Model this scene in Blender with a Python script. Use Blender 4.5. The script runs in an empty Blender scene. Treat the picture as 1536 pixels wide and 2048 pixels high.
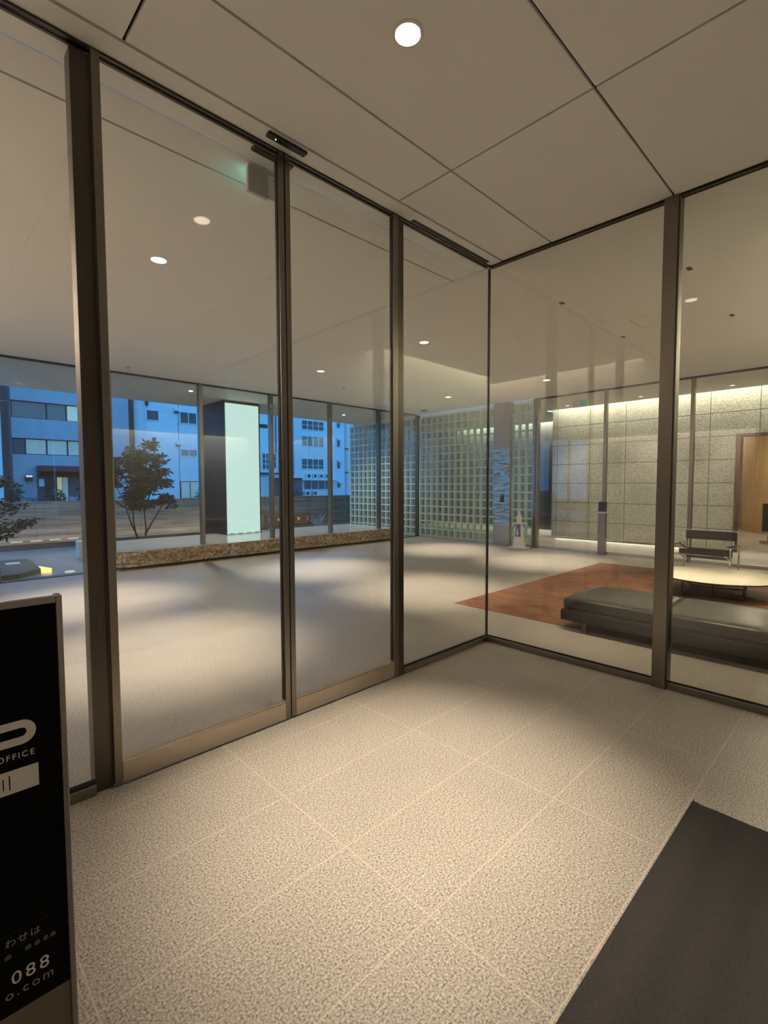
import bpy, bmesh, math, random
from mathutils import Vector, Matrix, noise
from math import pi, sin, cos, radians

random.seed(7)
SC = bpy.context.scene
COL = SC.collection

# ------------------------------------------------------------------ camera
cam_d = bpy.data.cameras.new('camera')
cam = bpy.data.objects.new('camera', cam_d)
COL.objects.link(cam)
SC.camera = cam
CAM_F, CAM_PITCH, CAM_ROLL, CAM_YAW = 977.86, 0.05506484, 0.00299106, 0.79884712
cam_d.sensor_fit = 'HORIZONTAL'
cam_d.sensor_width = 36.0
cam_d.lens = CAM_F / 1536 * 36.0
cam_d.clip_start = 0.05
cam_d.clip_end = 500
fw = Vector((cos(CAM_YAW), sin(CAM_YAW), 0)); rt = Vector((sin(CAM_YAW), -cos(CAM_YAW), 0)); dn = Vector((0, 0, -1))
f2 = fw * cos(CAM_PITCH) + dn * sin(CAM_PITCH); d2 = dn * cos(CAM_PITCH) - fw * sin(CAM_PITCH)
r2 = rt * cos(CAM_ROLL) + d2 * sin(CAM_ROLL); d3 = d2 * cos(CAM_ROLL) - rt * sin(CAM_ROLL)
mw = Matrix.Identity(4)
for i in range(3):
    mw[i][0] = r2[i]; mw[i][1] = -d3[i]; mw[i][2] = -f2[i]
mw.translation = Vector((0, 0, 1.55))
cam.matrix_world = mw

# ------------------------------------------------------------------ view, world, large lights
SC.view_settings.view_transform = 'Standard'
SC.view_settings.look = 'None'
SC.view_settings.exposure = 0.0
SC.view_settings.gamma = 1.0
SC.cycles.max_bounces = 14
SC.cycles.diffuse_bounces = 5
SC.cycles.glossy_bounces = 5
SC.cycles.transmission_bounces = 10
SC.cycles.transparent_max_bounces = 32
SC.cycles.sample_clamp_indirect = 6.0
SC.cycles.caustics_reflective = False
SC.cycles.caustics_refractive = False

world = bpy.data.worlds.new('dusk_sky')
SC.world = world
world.use_nodes = True
wb = world.node_tree.nodes['Background']
wb.inputs['Color'].default_value = (0.10, 0.43, 1.0, 1)
wb.inputs['Strength'].default_value = 2.5

WARM = (1.0, 0.865, 0.66)
COVE = (1.0, 0.94, 0.73)
CEIL = 3.63

def light(name, kind, loc, power, color, rot=(0, 0, 0), parent=None, **kw):
    d = bpy.data.lights.new(name, kind)
    d.energy = power; d.color = color
    for k, v in kw.items():
        setattr(d, k, v)
    o = bpy.data.objects.new(name, d)
    COL.objects.link(o)
    o.rotation_euler = rot
    if parent:
        o.parent = parent
        o.location = Vector(loc) - parent.location
    else:
        o.location = loc
    return o

def cove(name, a, b, power, color, rot, width=0.05):
    """linear LED tape lying in a ceiling recess, from a to b"""
    a, b = Vector(a), Vector(b)
    L = (b - a).length
    along_x = abs(b.x - a.x) > abs(b.y - a.y)
    sx, sy = (L, width) if along_x else (width, L)
    return light(name, 'AREA', (a + b) / 2, power, color, rot, shape='RECTANGLE', size=sx, size_y=sy)

# LED tape in the wall-washing recesses (x = 13.4 stone wall, west wall, lobby south wall, corridor wall)
cove('cove_tape_stone', (13.11, -1.8, 3.90), (13.11, 6.7, 3.90), 125, COVE, (0, radians(-18), 0))
cove('cove_tape_corridor', (15.45, 5.0, 3.86), (15.45, 11.9, 3.86), 420, COVE, (0, radians(-18), 0))
cove('cove_tape_west', (-0.63, 2.75, 3.90), (-0.63, 9.7, 3.90), 380, (1.0, 0.84, 0.72), (0, radians(18), 0))
cove('cove_tape_south', (5.3, -0.05, 3.93), (10.8, -0.05, 3.93), 340, COVE, (radians(-18), 0, 0))
# LED tape under the floating stone wall
cove('floor_tape_stone', (13.50, 2.45, 0.055), (13.50, 6.7, 0.055), 6, COVE, (0, radians(40), 0), 0.03)

# ------------------------------------------------------------------ materials
def nt(name):
    m = bpy.data.materials.new(name); m.use_nodes = True
    t = m.node_tree
    return m, t, t.nodes['Principled BSDF']

def N(t, kind, **kw):
    n = t.nodes.new(kind)
    for k, v in kw.items():
        setattr(n, k, v)
    return n

def mth(t, op, a, b=None, c=None, clamp=False):
    n = t.nodes.new('ShaderNodeMath'); n.operation = op; n.use_clamp = clamp
    for i, v in enumerate((a, b, c)):
        if v is None: continue
        if hasattr(v, 'links'): t.links.new(v, n.inputs[i])
        else: n.inputs[i].default_value = v
    return n.outputs[0]

def ramp(t, fac, stops):
    r = t.nodes.new('ShaderNodeValToRGB')
    e = r.color_ramp.elements
    while len(e) < len(stops): e.new(0.5)
    for i, (p, c) in enumerate(stops):
        e[i].position = p; e[i].color = (*c, 1)
    t.links.new(fac, r.inputs[0])
    return r.outputs[0]

def mixc(t, fac, a, b, mode='MIX'):
    n = t.nodes.new('ShaderNodeMix'); n.data_type = 'RGBA'; n.blend_type = mode
    for sock, v in ((n.inputs[0], fac), (n.inputs[6], a), (n.inputs[7], b)):
        if hasattr(v, 'links'): t.links.new(v, sock)
        elif isinstance(v, tuple): sock.default_value = (*v, 1)
        else: sock.default_value = v
    return n.outputs[2]

def noise_tex(t, scale, detail=3, vec=None, rough=0.6):
    n = N(t, 'ShaderNodeTexNoise'); n.inputs['Scale'].default_value = scale
    n.inputs['Detail'].default_value = detail; n.inputs['Roughness'].default_value = rough
    if vec is not None: t.links.new(vec, n.inputs['Vector'])
    return n

def wpos(t):
    return N(t, 'ShaderNodeNewGeometry').outputs['Position']

def bump(t, p, h, strength, dist=0.01):
    b = N(t, 'ShaderNodeBump'); b.inputs['Strength'].default_value = strength; b.inputs['Distance'].default_value = dist
    t.links.new(h, b.inputs['Height']); t.links.new(b.outputs[0], p.inputs['Normal'])

def plain(name, col, rough=0.5, metal=0.0, spec=0.5, var=0.0, vscale=8, bstr=0.0, bscale=60, emit=None, estr=0.0):
    m, t, p = nt(name)
    p.inputs['Roughness'].default_value = rough; p.inputs['Metallic'].default_value = metal
    p.inputs['Specular IOR Level'].default_value = spec
    n = noise_tex(t, vscale, 4, wpos(t))
    lo = tuple(max(0, c * (1 - var)) for c in col); hi = tuple(min(1, c * (1 + var)) for c in col)
    t.links.new(ramp(t, n.outputs[0], [(0.3, lo), (0.7, hi)]), p.inputs['Base Color'])
    if bstr:
        b = noise_tex(t, bscale, 3, wpos(t)); bump(t, p, b.outputs[0], bstr)
    if emit:
        p.inputs['Emission Color'].default_value = (*emit, 1); p.inputs['Emission Strength'].default_value = estr
    return m

def emission(name, col, s):
    m = bpy.data.materials.new(name); m.use_nodes = True; t = m.node_tree
    t.nodes.clear()
    e = N(t, 'ShaderNodeEmission'); e.inputs[0].default_value = (*col, 1); e.inputs[1].default_value = s
    o = N(t, 'ShaderNodeOutputMaterial'); t.links.new(e.outputs[0], o.inputs[0])
    return m

def gridline(t, coord, x0, pitch, half):
    u = mth(t, 'DIVIDE', mth(t, 'SUBTRACT', coord, x0), pitch)
    f = mth(t, 'ABSOLUTE', mth(t, 'SUBTRACT', mth(t, 'FRACT', mth(t, 'ADD', u, 0.5)), 0.5))
    return mth(t, 'LESS_THAN', f, half / pitch)

def mat_granite():
    m, t, p = nt('flamed_granite_tiles')
    pos = wpos(t); sep = N(t, 'ShaderNodeSeparateXYZ'); t.links.new(pos, sep.inputs[0])
    n1 = noise_tex(t, 125, 2, pos, 0.55); n2 = noise_tex(t, 300, 2, pos); n3 = noise_tex(t, 1.3, 3, pos)
    v = mth(t, 'ADD', mth(t, 'MULTIPLY', n1.outputs[0], 0.75), mth(t, 'MULTIPLY', n2.outputs[0], 0.25))
    c = ramp(t, v, [(0.35, (0.13, 0.108, 0.09)), (0.455, (0.33, 0.29, 0.25)), (0.55, (0.45, 0.405, 0.36)), (0.67, (0.66, 0.605, 0.55))])
    c = mixc(t, 1.0, c, ramp(t, n3.outputs[0], [(0.3, (0.88, 0.88, 0.88)), (0.7, (1, 1, 1))]), 'MULTIPLY')
    gx = gridline(t, sep.outputs[0], 1.2865, 0.948, 0.0028); gy = gridline(t, sep.outputs[1], 0.6170, 0.4725, 0.0028)
    g = mth(t, 'MAXIMUM', gx, gy)
    c = mixc(t, mth(t, 'MULTIPLY', g, mth(t, 'ADD', mth(t, 'MULTIPLY', mth(t, 'MULTIPLY', mth(t, 'LESS_THAN', sep.outputs[1], 2.72), mth(t, 'LESS_THAN', sep.outputs[0], 4.08)), 0.42), 0.10)), c, (0.62, 0.52, 0.44))
    t.links.new(c, p.inputs['Base Color'])
    p.inputs['Roughness'].default_value = 0.42; p.inputs['Specular IOR Level'].default_value = 0.35
    bump(t, p, v, 0.25, 0.004)
    return m

def mat_stone_wall():
    m, t, p = nt('bush_hammered_stone_panels')
    pos = wpos(t); sep = N(t, 'ShaderNodeSeparateXYZ'); t.links.new(pos, sep.inputs[0])
    n1 = noise_tex(t, 28, 5, pos, 0.7); n2 = noise_tex(t, 1.6, 2, pos)
    c = ramp(t, n1.outputs[0], [(0.34, (0.26, 0.245, 0.21)), (0.5, (0.41, 0.39, 0.34)), (0.66, (0.52, 0.495, 0.44))])
    c = mixc(t, 1.0, c, ramp(t, n2.outputs[0], [(0.3, (0.86, 0.86, 0.86)), (0.7, (1, 1, 1))]), 'MULTIPLY')
    g = mth(t, 'MAXIMUM', gridline(t, sep.outputs[1], 4.77, 0.93, 0.008), gridline(t, sep.outputs[2], 1.046, 0.534, 0.008))
    c = mixc(t, g, c, (0.09, 0.08, 0.065))
    t.links.new(c, p.inputs['Base Color']); p.inputs['Roughness'].default_value = 0.8
    bump(t, p, n1.outputs[0], 0.8, 0.02)
    return m

def mat_board_concrete():
    m, t, p = nt('board_formed_concrete')
    mp = N(t, 'ShaderNodeMapping'); mp.inputs['Scale'].default_value = (1.0, 1.0, 16.0); t.links.new(wpos(t), mp.inputs[0])
    n1 = noise_tex(t, 0.9, 6, mp.outputs[0], 0.75)
    sep = N(t, 'ShaderNodeSeparateXYZ'); t.links.new(wpos(t), sep.inputs[0])
    c = ramp(t, n1.outputs[0], [(0.35, (0.15, 0.122, 0.095)), (0.52, (0.29, 0.245, 0.20)), (0.68, (0.42, 0.365, 0.31))])
    g = mth(t, 'MAXIMUM', gridline(t, sep.outputs[2], 0.0, 0.16, 0.006), gridline(t, sep.outputs[0], 2.3, 2.5, 0.01))
    c = mixc(t, mth(t, 'MULTIPLY', g, 0.6), c, (0.12, 0.10, 0.09))
    t.links.new(c, p.inputs['Base Color']); p.inputs['Roughness'].default_value = 0.85
    bump(t, p, n1.outputs[0], 0.5, 0.03)
    return m

def mat_glass(name, tint=(0.972, 0.984, 0.972), boost=1.0):
    m = bpy.data.materials.new(name); m.use_nodes = True; t = m.node_tree; t.nodes.clear()
    g = N(t, 'ShaderNodeNewGeometry')
    d = N(t, 'ShaderNodeVectorMath', operation='DOT_PRODUCT')
    t.links.new(g.outputs['Normal'], d.inputs[0]); t.links.new(g.outputs['Incoming'], d.inputs[1])
    c = mth(t, 'ABSOLUTE', d.outputs['Value'])
    f = mth(t, 'POWER', mth(t, 'SUBTRACT', 1.0, c, clamp=True), 5.0)
    f = mth(t, 'MULTIPLY', mth(t, 'ADD', mth(t, 'MULTIPLY', f, 0.95), 0.045), boost, clamp=True)
    tr = N(t, 'ShaderNodeBsdfTransparent'); tr.inputs[0].default_value = (*tint, 1)
    gl = N(t, 'ShaderNodeBsdfGlossy'); gl.inputs['Roughness'].default_value = 0.0
    mx = N(t, 'ShaderNodeMixShader'); o = N(t, 'ShaderNodeOutputMaterial')
    t.links.new(f, mx.inputs[0]); t.links.new(tr.outputs[0], mx.inputs[1]); t.links.new(gl.outputs[0], mx.inputs[2])
    t.links.new(mx.outputs[0], o.inputs[0])
    return m

def mat_block_glass():
    m = bpy.data.materials.new('glass_block_face'); m.use_nodes = True; t = m.node_tree; t.nodes.clear()
    tr = N(t, 'ShaderNodeBsdfTransparent'); tr.inputs[0].default_value = (0.90, 0.955, 0.93, 1)
    gl = N(t, 'ShaderNodeBsdfGlossy'); gl.inputs['Roughness'].default_value = 0.12
    df = N(t, 'ShaderNodeBsdfDiffuse'); df.inputs[0].default_value = (0.70, 0.78, 0.73, 1)
    n = noise_tex(t, 14, 2, wpos(t)); bp = N(t, 'ShaderNodeBump'); bp.inputs['Strength'].default_value = 0.5; bp.inputs['Distance'].default_value = 0.02
    t.links.new(n.outputs[0], bp.inputs['Height']); t.links.new(bp.outputs[0], gl.inputs['Normal'])
    m1 = N(t, 'ShaderNodeMixShader'); m1.inputs[0].default_value = 0.05
    m2 = N(t, 'ShaderNodeMixShader'); m2.inputs[0].default_value = 0.035
    o = N(t, 'ShaderNodeOutputMaterial')
    t.links.new(tr.outputs[0], m1.inputs[1]); t.links.new(gl.outputs[0], m1.inputs[2])
    t.links.new(m1.outputs[0], m2.inputs[1]); t.links.new(df.outputs[0], m2.inputs[2])
    t.links.new(m2.outputs[0], o.inputs[0])
    return m

def mat_wood(name, lo, hi, axis_scale, rough=0.5):
    m, t, p = nt(name)
    mp = N(t, 'ShaderNodeMapping'); mp.inputs['Scale'].default_value = axis_scale; t.links.new(wpos(t), mp.inputs[0])
    n = noise_tex(t, 2.0, 6, mp.outputs[0], 0.7)
    mid = tuple((a + b) / 2 for a, b in zip(lo, hi))
    t.links.new(ramp(t, n.outputs[0], [(0.32, lo), (0.5, mid), (0.68, hi)]), p.inputs['Base Color'])
    p.inputs['Roughness'].default_value = rough; p.inputs['Specular IOR Level'].default_value = 0.3
    return m

def mat_mat():
    m, t, p = nt('ribbed_charcoal_mat')
    pos = wpos(t); sep = N(t, 'ShaderNodeSeparateXYZ'); t.links.new(pos, sep.inputs[0])
    w = N(t, 'ShaderNodeTexWave', bands_direction='Y'); w.inputs['Scale'].default_value = 2.1; w.inputs['Distortion'].default_value = 1.2
    w.inputs['Detail'].default_value = 1; t.links.new(pos, w.inputs['Vector'])
    n = noise_tex(t, 380, 2, pos)
    c = ramp(t, w.outputs['Color'], [(0.0, (0.049, 0.045, 0.043)), (1.0, (0.056, 0.051, 0.048))])
    c = mixc(t, 1.0, c, ramp(t, n.outputs[0], [(0.3, (0.6, 0.6, 0.6)), (0.7, (1.3, 1.3, 1.3))]), 'MULTIPLY')
    t.links.new(c, p.inputs['Base Color']); p.inputs['Roughness'].default_value = 0.95; p.inputs['Specular IOR Level'].default_value = 0.15
    bump(t, p, n.outputs[0], 0.6, 0.004)
    return m

def mat_brushed(name, col, rough, bscale=(1, 1, 40), bstr=0.04):
    m, t, p = nt(name)
    mp = N(t, 'ShaderNodeMapping'); mp.inputs['Scale'].default_value = bscale; t.links.new(wpos(t), mp.inputs[0])
    n = noise_tex(t, 6, 2, mp.outputs[0])
    t.links.new(ramp(t, n.outputs[0], [(0.3, tuple(c * 0.93 for c in col)), (0.7, col)]), p.inputs['Base Color'])
    p.inputs['Metallic'].default_value = 1.0; p.inputs['Roughness'].default_value = rough
    bump(t, p, n.outputs[0], bstr, 0.01 if bstr < 0.9 else 0.05)
    return m

M = {}
M['granite'] = mat_granite()
M['ceiling'] = plain('beige_ceiling_panel', (0.85, 0.84, 0.815), 0.6, var=0.015, vscale=300, spec=0.3)
M['lobby_ceiling'] = plain('beige_lobby_ceiling', (0.78, 0.765, 0.73), 0.7, var=0.015, vscale=200, spec=0.2)
M['soffit'] = plain('grey_soffit', (0.62, 0.58, 0.50), 0.7, var=0.05, vscale=3)
M['void'] = plain('dark_ceiling_void', (0.03, 0.026, 0.022), 0.9)
M['plaster'] = plain('warm_plaster', (0.70, 0.64, 0.57), 0.8, var=0.03, vscale=3)
M['concrete'] = plain('smooth_concrete_wall', (0.60, 0.575, 0.50), 0.8, var=0.09, vscale=2.2)
M['stone_wall'] = mat_stone_wall()
M['board'] = mat_board_concrete()
M['dark_wall'] = plain('polished_dark_wall', (0.03, 0.031, 0.036), 0.5, var=0.2, vscale=1.5)
M['steel'] = mat_brushed('bronze_tinted_steel', (0.235, 0.21, 0.18), 0.32)
M['steel_dark'] = mat_brushed('dark_bronze_steel', (0.105, 0.09, 0.076), 0.34)
M['rail'] = mat_brushed('brushed_rail_steel', (0.50, 0.43, 0.36), 0.33, (40, 1, 1))
M['mirror_steel'] = mat_brushed('rippled_mirror_steel', (0.38, 0.36, 0.33), 0.20, (0.35, 0.35, 1.1), 0.91)
M['satin_steel'] = mat_brushed('satin_steel', (0.55, 0.52, 0.47), 0.38)
M['dull_steel'] = mat_brushed('dull_brown_steel', (0.40, 0.36, 0.31), 0.5)
M['chrome'] = plain('chrome_tube', (0.85, 0.84, 0.82), 0.08, 1.0)
M['glass'] = mat_glass('clear_glass_pane')
M['block_glass'] = mat_block_glass()
M['mortar'] = plain('pale_mortar', (0.62, 0.66, 0.60), 0.7, var=0.1, vscale=40)
M['black'] = plain('black_plastic', (0.012, 0.012, 0.013), 0.4)
M['seal'] = plain('black_silicone', (0.01, 0.01, 0.01), 0.6)
M['rug'] = mat_wood('russet_mottled_rug', (0.11, 0.044, 0.022), (0.27, 0.118, 0.062), (2.4, 1.1, 1), 0.6)
M['wood'] = mat_wood('honey_wood_veneer', (0.36, 0.23, 0.11), (0.56, 0.38, 0.20), (6, 6, 0.35), 0.45)
M['dark_wood'] = mat_wood('dark_wood_jamb', (0.10, 0.06, 0.035), (0.16, 0.10, 0.06), (6, 6, 0.4), 0.5)
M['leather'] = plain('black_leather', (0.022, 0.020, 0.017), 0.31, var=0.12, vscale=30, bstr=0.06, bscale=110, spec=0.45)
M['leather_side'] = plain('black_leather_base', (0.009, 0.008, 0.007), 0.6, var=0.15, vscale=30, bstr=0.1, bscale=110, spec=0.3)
M['laminate'] = plain('cream_laminate', (0.90, 0.84, 0.68), 0.36, var=0.01)
M['black_metal'] = plain('black_rod', (0.015, 0.014, 0.013), 0.4, 0.6)
M['mat'] = mat_mat()
M['white_plastic'] = plain('white_plastic', (0.78, 0.75, 0.68), 0.5)
M['blue_label'] = plain('blue_sticker', (0.045, 0.15, 0.36), 0.5)
M['white_ink'] = plain('white_ink', (0.72, 0.69, 0.66), 0.6)
M['grey_ink'] = plain('grey_ink', (0.30, 0.28, 0.27), 0.7)
M['sign_black'] = plain('sign_black', (0.003, 0.003, 0.004), 0.6, spec=0.08)
M['sign_frame'] = plain('sign_aluminium', (0.33, 0.31, 0.29), 0.42, 0.85)
M['sign_foot'] = plain('sign_lower_panel', (0.145, 0.118, 0.088), 0.6)
M['rough_stone'] = plain('split_face_stone', (0.40, 0.32, 0.215), 0.85, var=0.75, vscale=17, bstr=1.0, bscale=30)
M['kerb'] = plain('dark_granite_kerb', (0.085, 0.075, 0.06), 0.8, var=0.5, vscale=20)
M['slab_top'] = plain('polished_stone_top', (0.52, 0.50, 0.47), 0.12, var=0.1, vscale=30)
M['paving'] = plain('smooth_grey_paving', (0.30, 0.30, 0.31), 0.22, var=0.12, vscale=5)
M['asphalt'] = plain('dark_asphalt', (0.06, 0.06, 0.062), 0.85, var=0.3, vscale=4)
M['lightbox'] = emission('lit_white_panel', (0.66, 0.90, 0.86), 1.04)
M['col_dark'] = plain('dark_bronze_panel', (0.012, 0.011, 0.012), 0.45, 0.0, 0.25)
M['col_trim'] = plain('bronze_trim', (0.10, 0.075, 0.045), 0.4, 0.8)
M['bark'] = plain('dark_bark', (0.045, 0.035, 0.028), 0.9, var=0.3, vscale=30)
M['leaf'] = plain('dark_leaves', (0.018, 0.019, 0.008), 0.6, var=0.5, vscale=9)
M['shrub'] = plain('shrub_leaves', (0.03, 0.065, 0.05), 0.6, var=0.4, vscale=3)
M['grass'] = plain('pale_spiky_grass', (0.30, 0.36, 0.33), 0.6, var=0.2, vscale=9)
M['amber'] = plain('amber_sign_box', (0.17, 0.075, 0.035), 0.5, emit=(0.9, 0.35, 0.15), estr=0.04)
M['arrow_ink'] = plain('pale_arrow', (0.6, 0.5, 0.42), 0.6, emit=(1.0, 0.8, 0.6), estr=0.25)
M['lamp_warm'] = emission('warm_lamp', (1.0, 0.84, 0.62), 9.0)
M['lamp_dim'] = emission('recessed_lamp', (1.0, 0.88, 0.74), 2.2)
M['lamp_yellow'] = emission('yellow_lamp', (1.0, 0.62, 0.20), 2.2)
M['red_led'] = emission('red_led', (1.0, 0.12, 0.08), 4.0)
M['green_led'] = emission('green_led', (0.5, 1.0, 0.7), 3.0)
M['exit_green'] = emission('exit_sign_glow', (0.15, 0.95, 0.78), 3.0)
M['white_trim'] = plain('white_trim', (0.75, 0.72, 0.66), 0.5)
M['b_slate'] = plain('blue_grey_render', (0.36, 0.37, 0.40), 0.8, var=0.07, vscale=0.5)
M['b_pale'] = plain('pale_render', (0.60, 0.61, 0.63), 0.8, var=0.06, vscale=0.4)
M['b_white'] = plain('white_render', (0.60, 0.61, 0.63), 0.8, var=0.06, vscale=0.3)
M['b_dark'] = plain('dark_slot', (0.03, 0.03, 0.035), 0.8)
M['b_pane'] = plain('dark_window_pane', (0.03, 0.035, 0.04), 0.15)
M['b_pane_grey'] = plain('grey_blind_pane', (0.10, 0.12, 0.12), 0.3, emit=(0.6, 0.75, 0.7), estr=0.03)
M['b_lit'] = plain('lit_green_pane', (0.3, 0.4, 0.35), 0.4, emit=(0.50, 0.82, 0.62), estr=0.40)
M['b_lit_dim'] = plain('dim_lit_pane', (0.25, 0.32, 0.32), 0.4, emit=(0.42, 0.66, 0.64), estr=0.24)
M['b_lit_warm'] = plain('warm_lit_pane', (0.3, 0.3, 0.2), 0.4, emit=(0.9, 0.78, 0.40), estr=0.42)
M['awning'] = plain('maroon_awning', (0.22, 0.06, 0.09), 0.8, var=0.15)
M['ac'] = plain('ac_casing', (0.62, 0.62, 0.6), 0.6)

# ------------------------------------------------------------------ mesh helpers
def box(bm, x0, x1, y0, y1, z0, z1, bev=0.0, seg=2):
    r = bmesh.ops.create_cube(bm, size=1.0)
    vs = r['verts']
    for v in vs:
        v.co = Vector((x0 + (v.co.x + .5) * (x1 - x0), y0 + (v.co.y + .5) * (y1 - y0), z0 + (v.co.z + .5) * (z1 - z0)))
    if bev:
        es = {e for v in vs for e in v.link_edges}
        bmesh.ops.bevel(bm, geom=list(es), offset=bev, segments=seg, profile=0.5, affect='EDGES')

def BX(*boxes, bev=0.0):
    bm = bmesh.new()
    for b in boxes: box(bm, *b, bev=bev)
    return bm

def tube(bm, pts, r, n=10, r_end=None, closed=False):
    pts = [Vector(p) for p in pts]
    rings = []
    prev = None
    for i, p in enumerate(pts):
        if closed: d = pts[(i + 1) % len(pts)] - pts[i - 1]
        elif i == 0: d = pts[1] - p
        elif i == len(pts) - 1: d = p - pts[i - 1]
        else: d = (pts[i + 1] - p).normalized() + (p - pts[i - 1]).normalized()
        d.normalize()
        if prev is None:
            a = Vector((0, 0, 1)) if abs(d.z) < 0.9 else Vector((1, 0, 0))
            u = d.cross(a).normalized()
        else:
            u = (prev - d * prev.dot(d)).normalized()
        prev = u; w = d.cross(u)
        rr = r if r_end is None else r + (r_end - r) * i / (len(pts) - 1)
        rings.append([bm.verts.new(p + (u * cos(2 * pi * k / n) + w * sin(2 * pi * k / n)) * rr) for k in range(n)])
    m = len(rings)
    for i in range(m if closed else m - 1):
        a, b = rings[i], rings[(i + 1) % m]
        for k in range(n):
            bm.faces.new((a[k], a[(k + 1) % n], b[(k + 1) % n], b[k]))
    if not closed:
        bm.faces.new(rings[0][::-1]); bm.faces.new(rings[-1])

def fillet(pts, r, n=6):
    """polyline with rounded corners"""
    pts = [Vector(p) for p in pts]
    out = [pts[0]]
    for a, b, c in zip(pts, pts[1:], pts[2:]):
        u = (a - b); v = (c - b)
        k = min(r, u.length * 0.49, v.length * 0.49)
        p0 = b + u.normalized() * k; p1 = b + v.normalized() * k
        for i in range(n + 1):
            s = i / n
            out.append(p0 * (1 - s) ** 2 + b * 2 * s * (1 - s) + p1 * s ** 2)
    out.append(pts[-1])
    return out

def lathe(bm, prof, cx, cy, n=32, a0=0.0):
    rings = []
    for r, z in prof:
        rings.append([bm.verts.new((cx + max(r, 1e-4) * cos(a0 + 2 * pi * k / n), cy + max(r, 1e-4) * sin(a0 + 2 * pi * k / n), z)) for k in range(n)])
    for a, b in zip(rings, rings[1:]):
        for k in range(n):
            bm.faces.new((a[k], a[(k + 1) % n], b[(k + 1) % n], b[k]))
    bm.faces.new(rings[0][::-1]); bm.faces.new(rings[-1])

def prism(bm, poly, z0, z1):
    a = [bm.verts.new((x, y, z0)) for x, y in poly]; b = [bm.verts.new((x, y, z1)) for x, y in poly]
    n = len(poly)
    bm.faces.new(a[::-1]); bm.faces.new(b)
    for i in range(n):
        bm.faces.new((a[i], a[(i + 1) % n], b[(i + 1) % n], b[i]))

def wloc(o):
    v = Vector((0, 0, 0))
    while o: v += o.location; o = o.parent
    return v

def obj(name, bm, mat, parent=None, origin=None, smooth=False):
    bmesh.ops.recalc_face_normals(bm, faces=bm.faces[:])
    me = bpy.data.meshes.new(name)
    off = wloc(parent) if parent else Vector(origin or (0, 0, 0))
    for v in bm.verts: v.co -= off
    bm.to_mesh(me); bm.free()
    me.materials.append(mat)
    if smooth:
        for f in me.polygons: f.use_smooth = True
        try: me.set_sharp_from_angle(angle=radians(40))
        except Exception: pass
    o = bpy.data.objects.new(name, me); COL.objects.link(o)
    if parent: o.parent = parent
    else: o.location = off
    return o

def tag(o, label, cat, group=None):
    o['label'] = label; o['category'] = cat
    if group: o['group'] = group
    return o

def thing(name, loc, label, cat, group=None):
    o = bpy.data.objects.new(name, None); o.empty_display_size = 0.1
    COL.objects.link(o); o.location = loc
    return tag(o, label, cat, group)

def struct(name, bm, mat, smooth=False):
    o = obj(name, bm, mat, smooth=smooth); o['kind'] = 'structure'
    return o

def stroot(name, loc):
    o = bpy.data.objects.new(name, None); COL.objects.link(o); o.location = loc; o['kind'] = 'structure'
    return o

def copy_thing(root, delta, label=None):
    c = root.copy(); COL.objects.link(c); c.location = root.location + Vector(delta)
    if label: c['label'] = label
    for ch in root.children:
        d = ch.copy(); COL.objects.link(d); d.parent = c
        for g in ch.children:
            e = g.copy(); COL.objects.link(e); e.parent = d
    return c

# ================================================================== THE SETTING
GY, GX = 2.735, 4.085         # planes of the two glass partitions of the entrance vestibule
FY, EX = 9.88, 11.0           # street glazing, east glazing
struct('floor', BX((-1.0, 11.15, -2.8, 9.86, -0.12, 0), (11.15, 24.0, -4.2, 13.2, -0.12, 0)), M['granite'])
struct('ground', BX((-30, 120, 9.90, 150, -0.32, -0.10)), M['asphalt'])
struct('pavement', BX((-6, 11.0, 9.86, 14.95, -0.10, -0.01)), M['paving'])

# vestibule ceiling: beige panels separated by open joints, dark void above
def panels(xs, ys, gap, z0=CEIL, th=0.02):
    bm = bmesh.new()
    for a, b in zip(xs, xs[1:]):
        for c, d in zip(ys, ys[1:]):
            box(bm, a + gap, b - gap, c + gap, d - gap, z0, z0 + th)
    return bm
cv = struct('ceiling', panels([-0.80, 0.81, 2.67, 4.06], [-2.6, -1.68, -0.735, 0.21, 1.15, 2.095, 2.575], 0.0075), M['ceiling'])
obj('void_backing', BX((-0.8, 4.2, -2.6, 2.9, CEIL + 0.03, CEIL + 0.05)), M['void'], cv)
cl = stroot('ceiling_lobby', (0, 0, CEIL))
obj('ceiling_panel', BX((-0.6, 4.098, 2.92, 3.172, CEIL, CEIL + .02), (-0.6, 4.098, 3.190, 8.895, CEIL, CEIL + .02),
                        (4.103, 10.98, 0.0, 8.895, CEIL, CEIL + .02), (4.103, 5.22, -0.3, 0.0, CEIL, CEIL + .02), (-0.6, 10.98, 8.90, 9.84, CEIL, CEIL + .02)), M['lobby_ceiling'], cl)
obj('void_backing', BX((-0.6, 10.98, 2.93, 9.84, CEIL + .03, CEIL + .05), (4.21, 10.98, 0.0, 2.93, CEIL + .03, CEIL + .05)), M['void'], cl)
obj('recess_lid', BX((-0.82, -0.6, 2.6, 9.9, 3.98, 4.0), (-0.6, -0.58, 2.6, 9.9, CEIL, 3.98), (5.2, 11.0, -0.3, 0.0, 3.98, 4.0), (5.2, 11.0, -0.02, 0.0, CEIL + .02, 3.98), (5.2, 5.22, -0.3, -0.02, CEIL + .02, 3.98)), M['white_trim'], cl)
cc = stroot('ceiling_corridor', (11, 0, CEIL))
obj('ceiling_panel', BX((11.04, 13.06, -2.0, 13.0, CEIL, CEIL + .02), (13.06, 15.36, 6.80, 13.0, CEIL, CEIL + .02)), M['lobby_ceiling'], cc)
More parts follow.
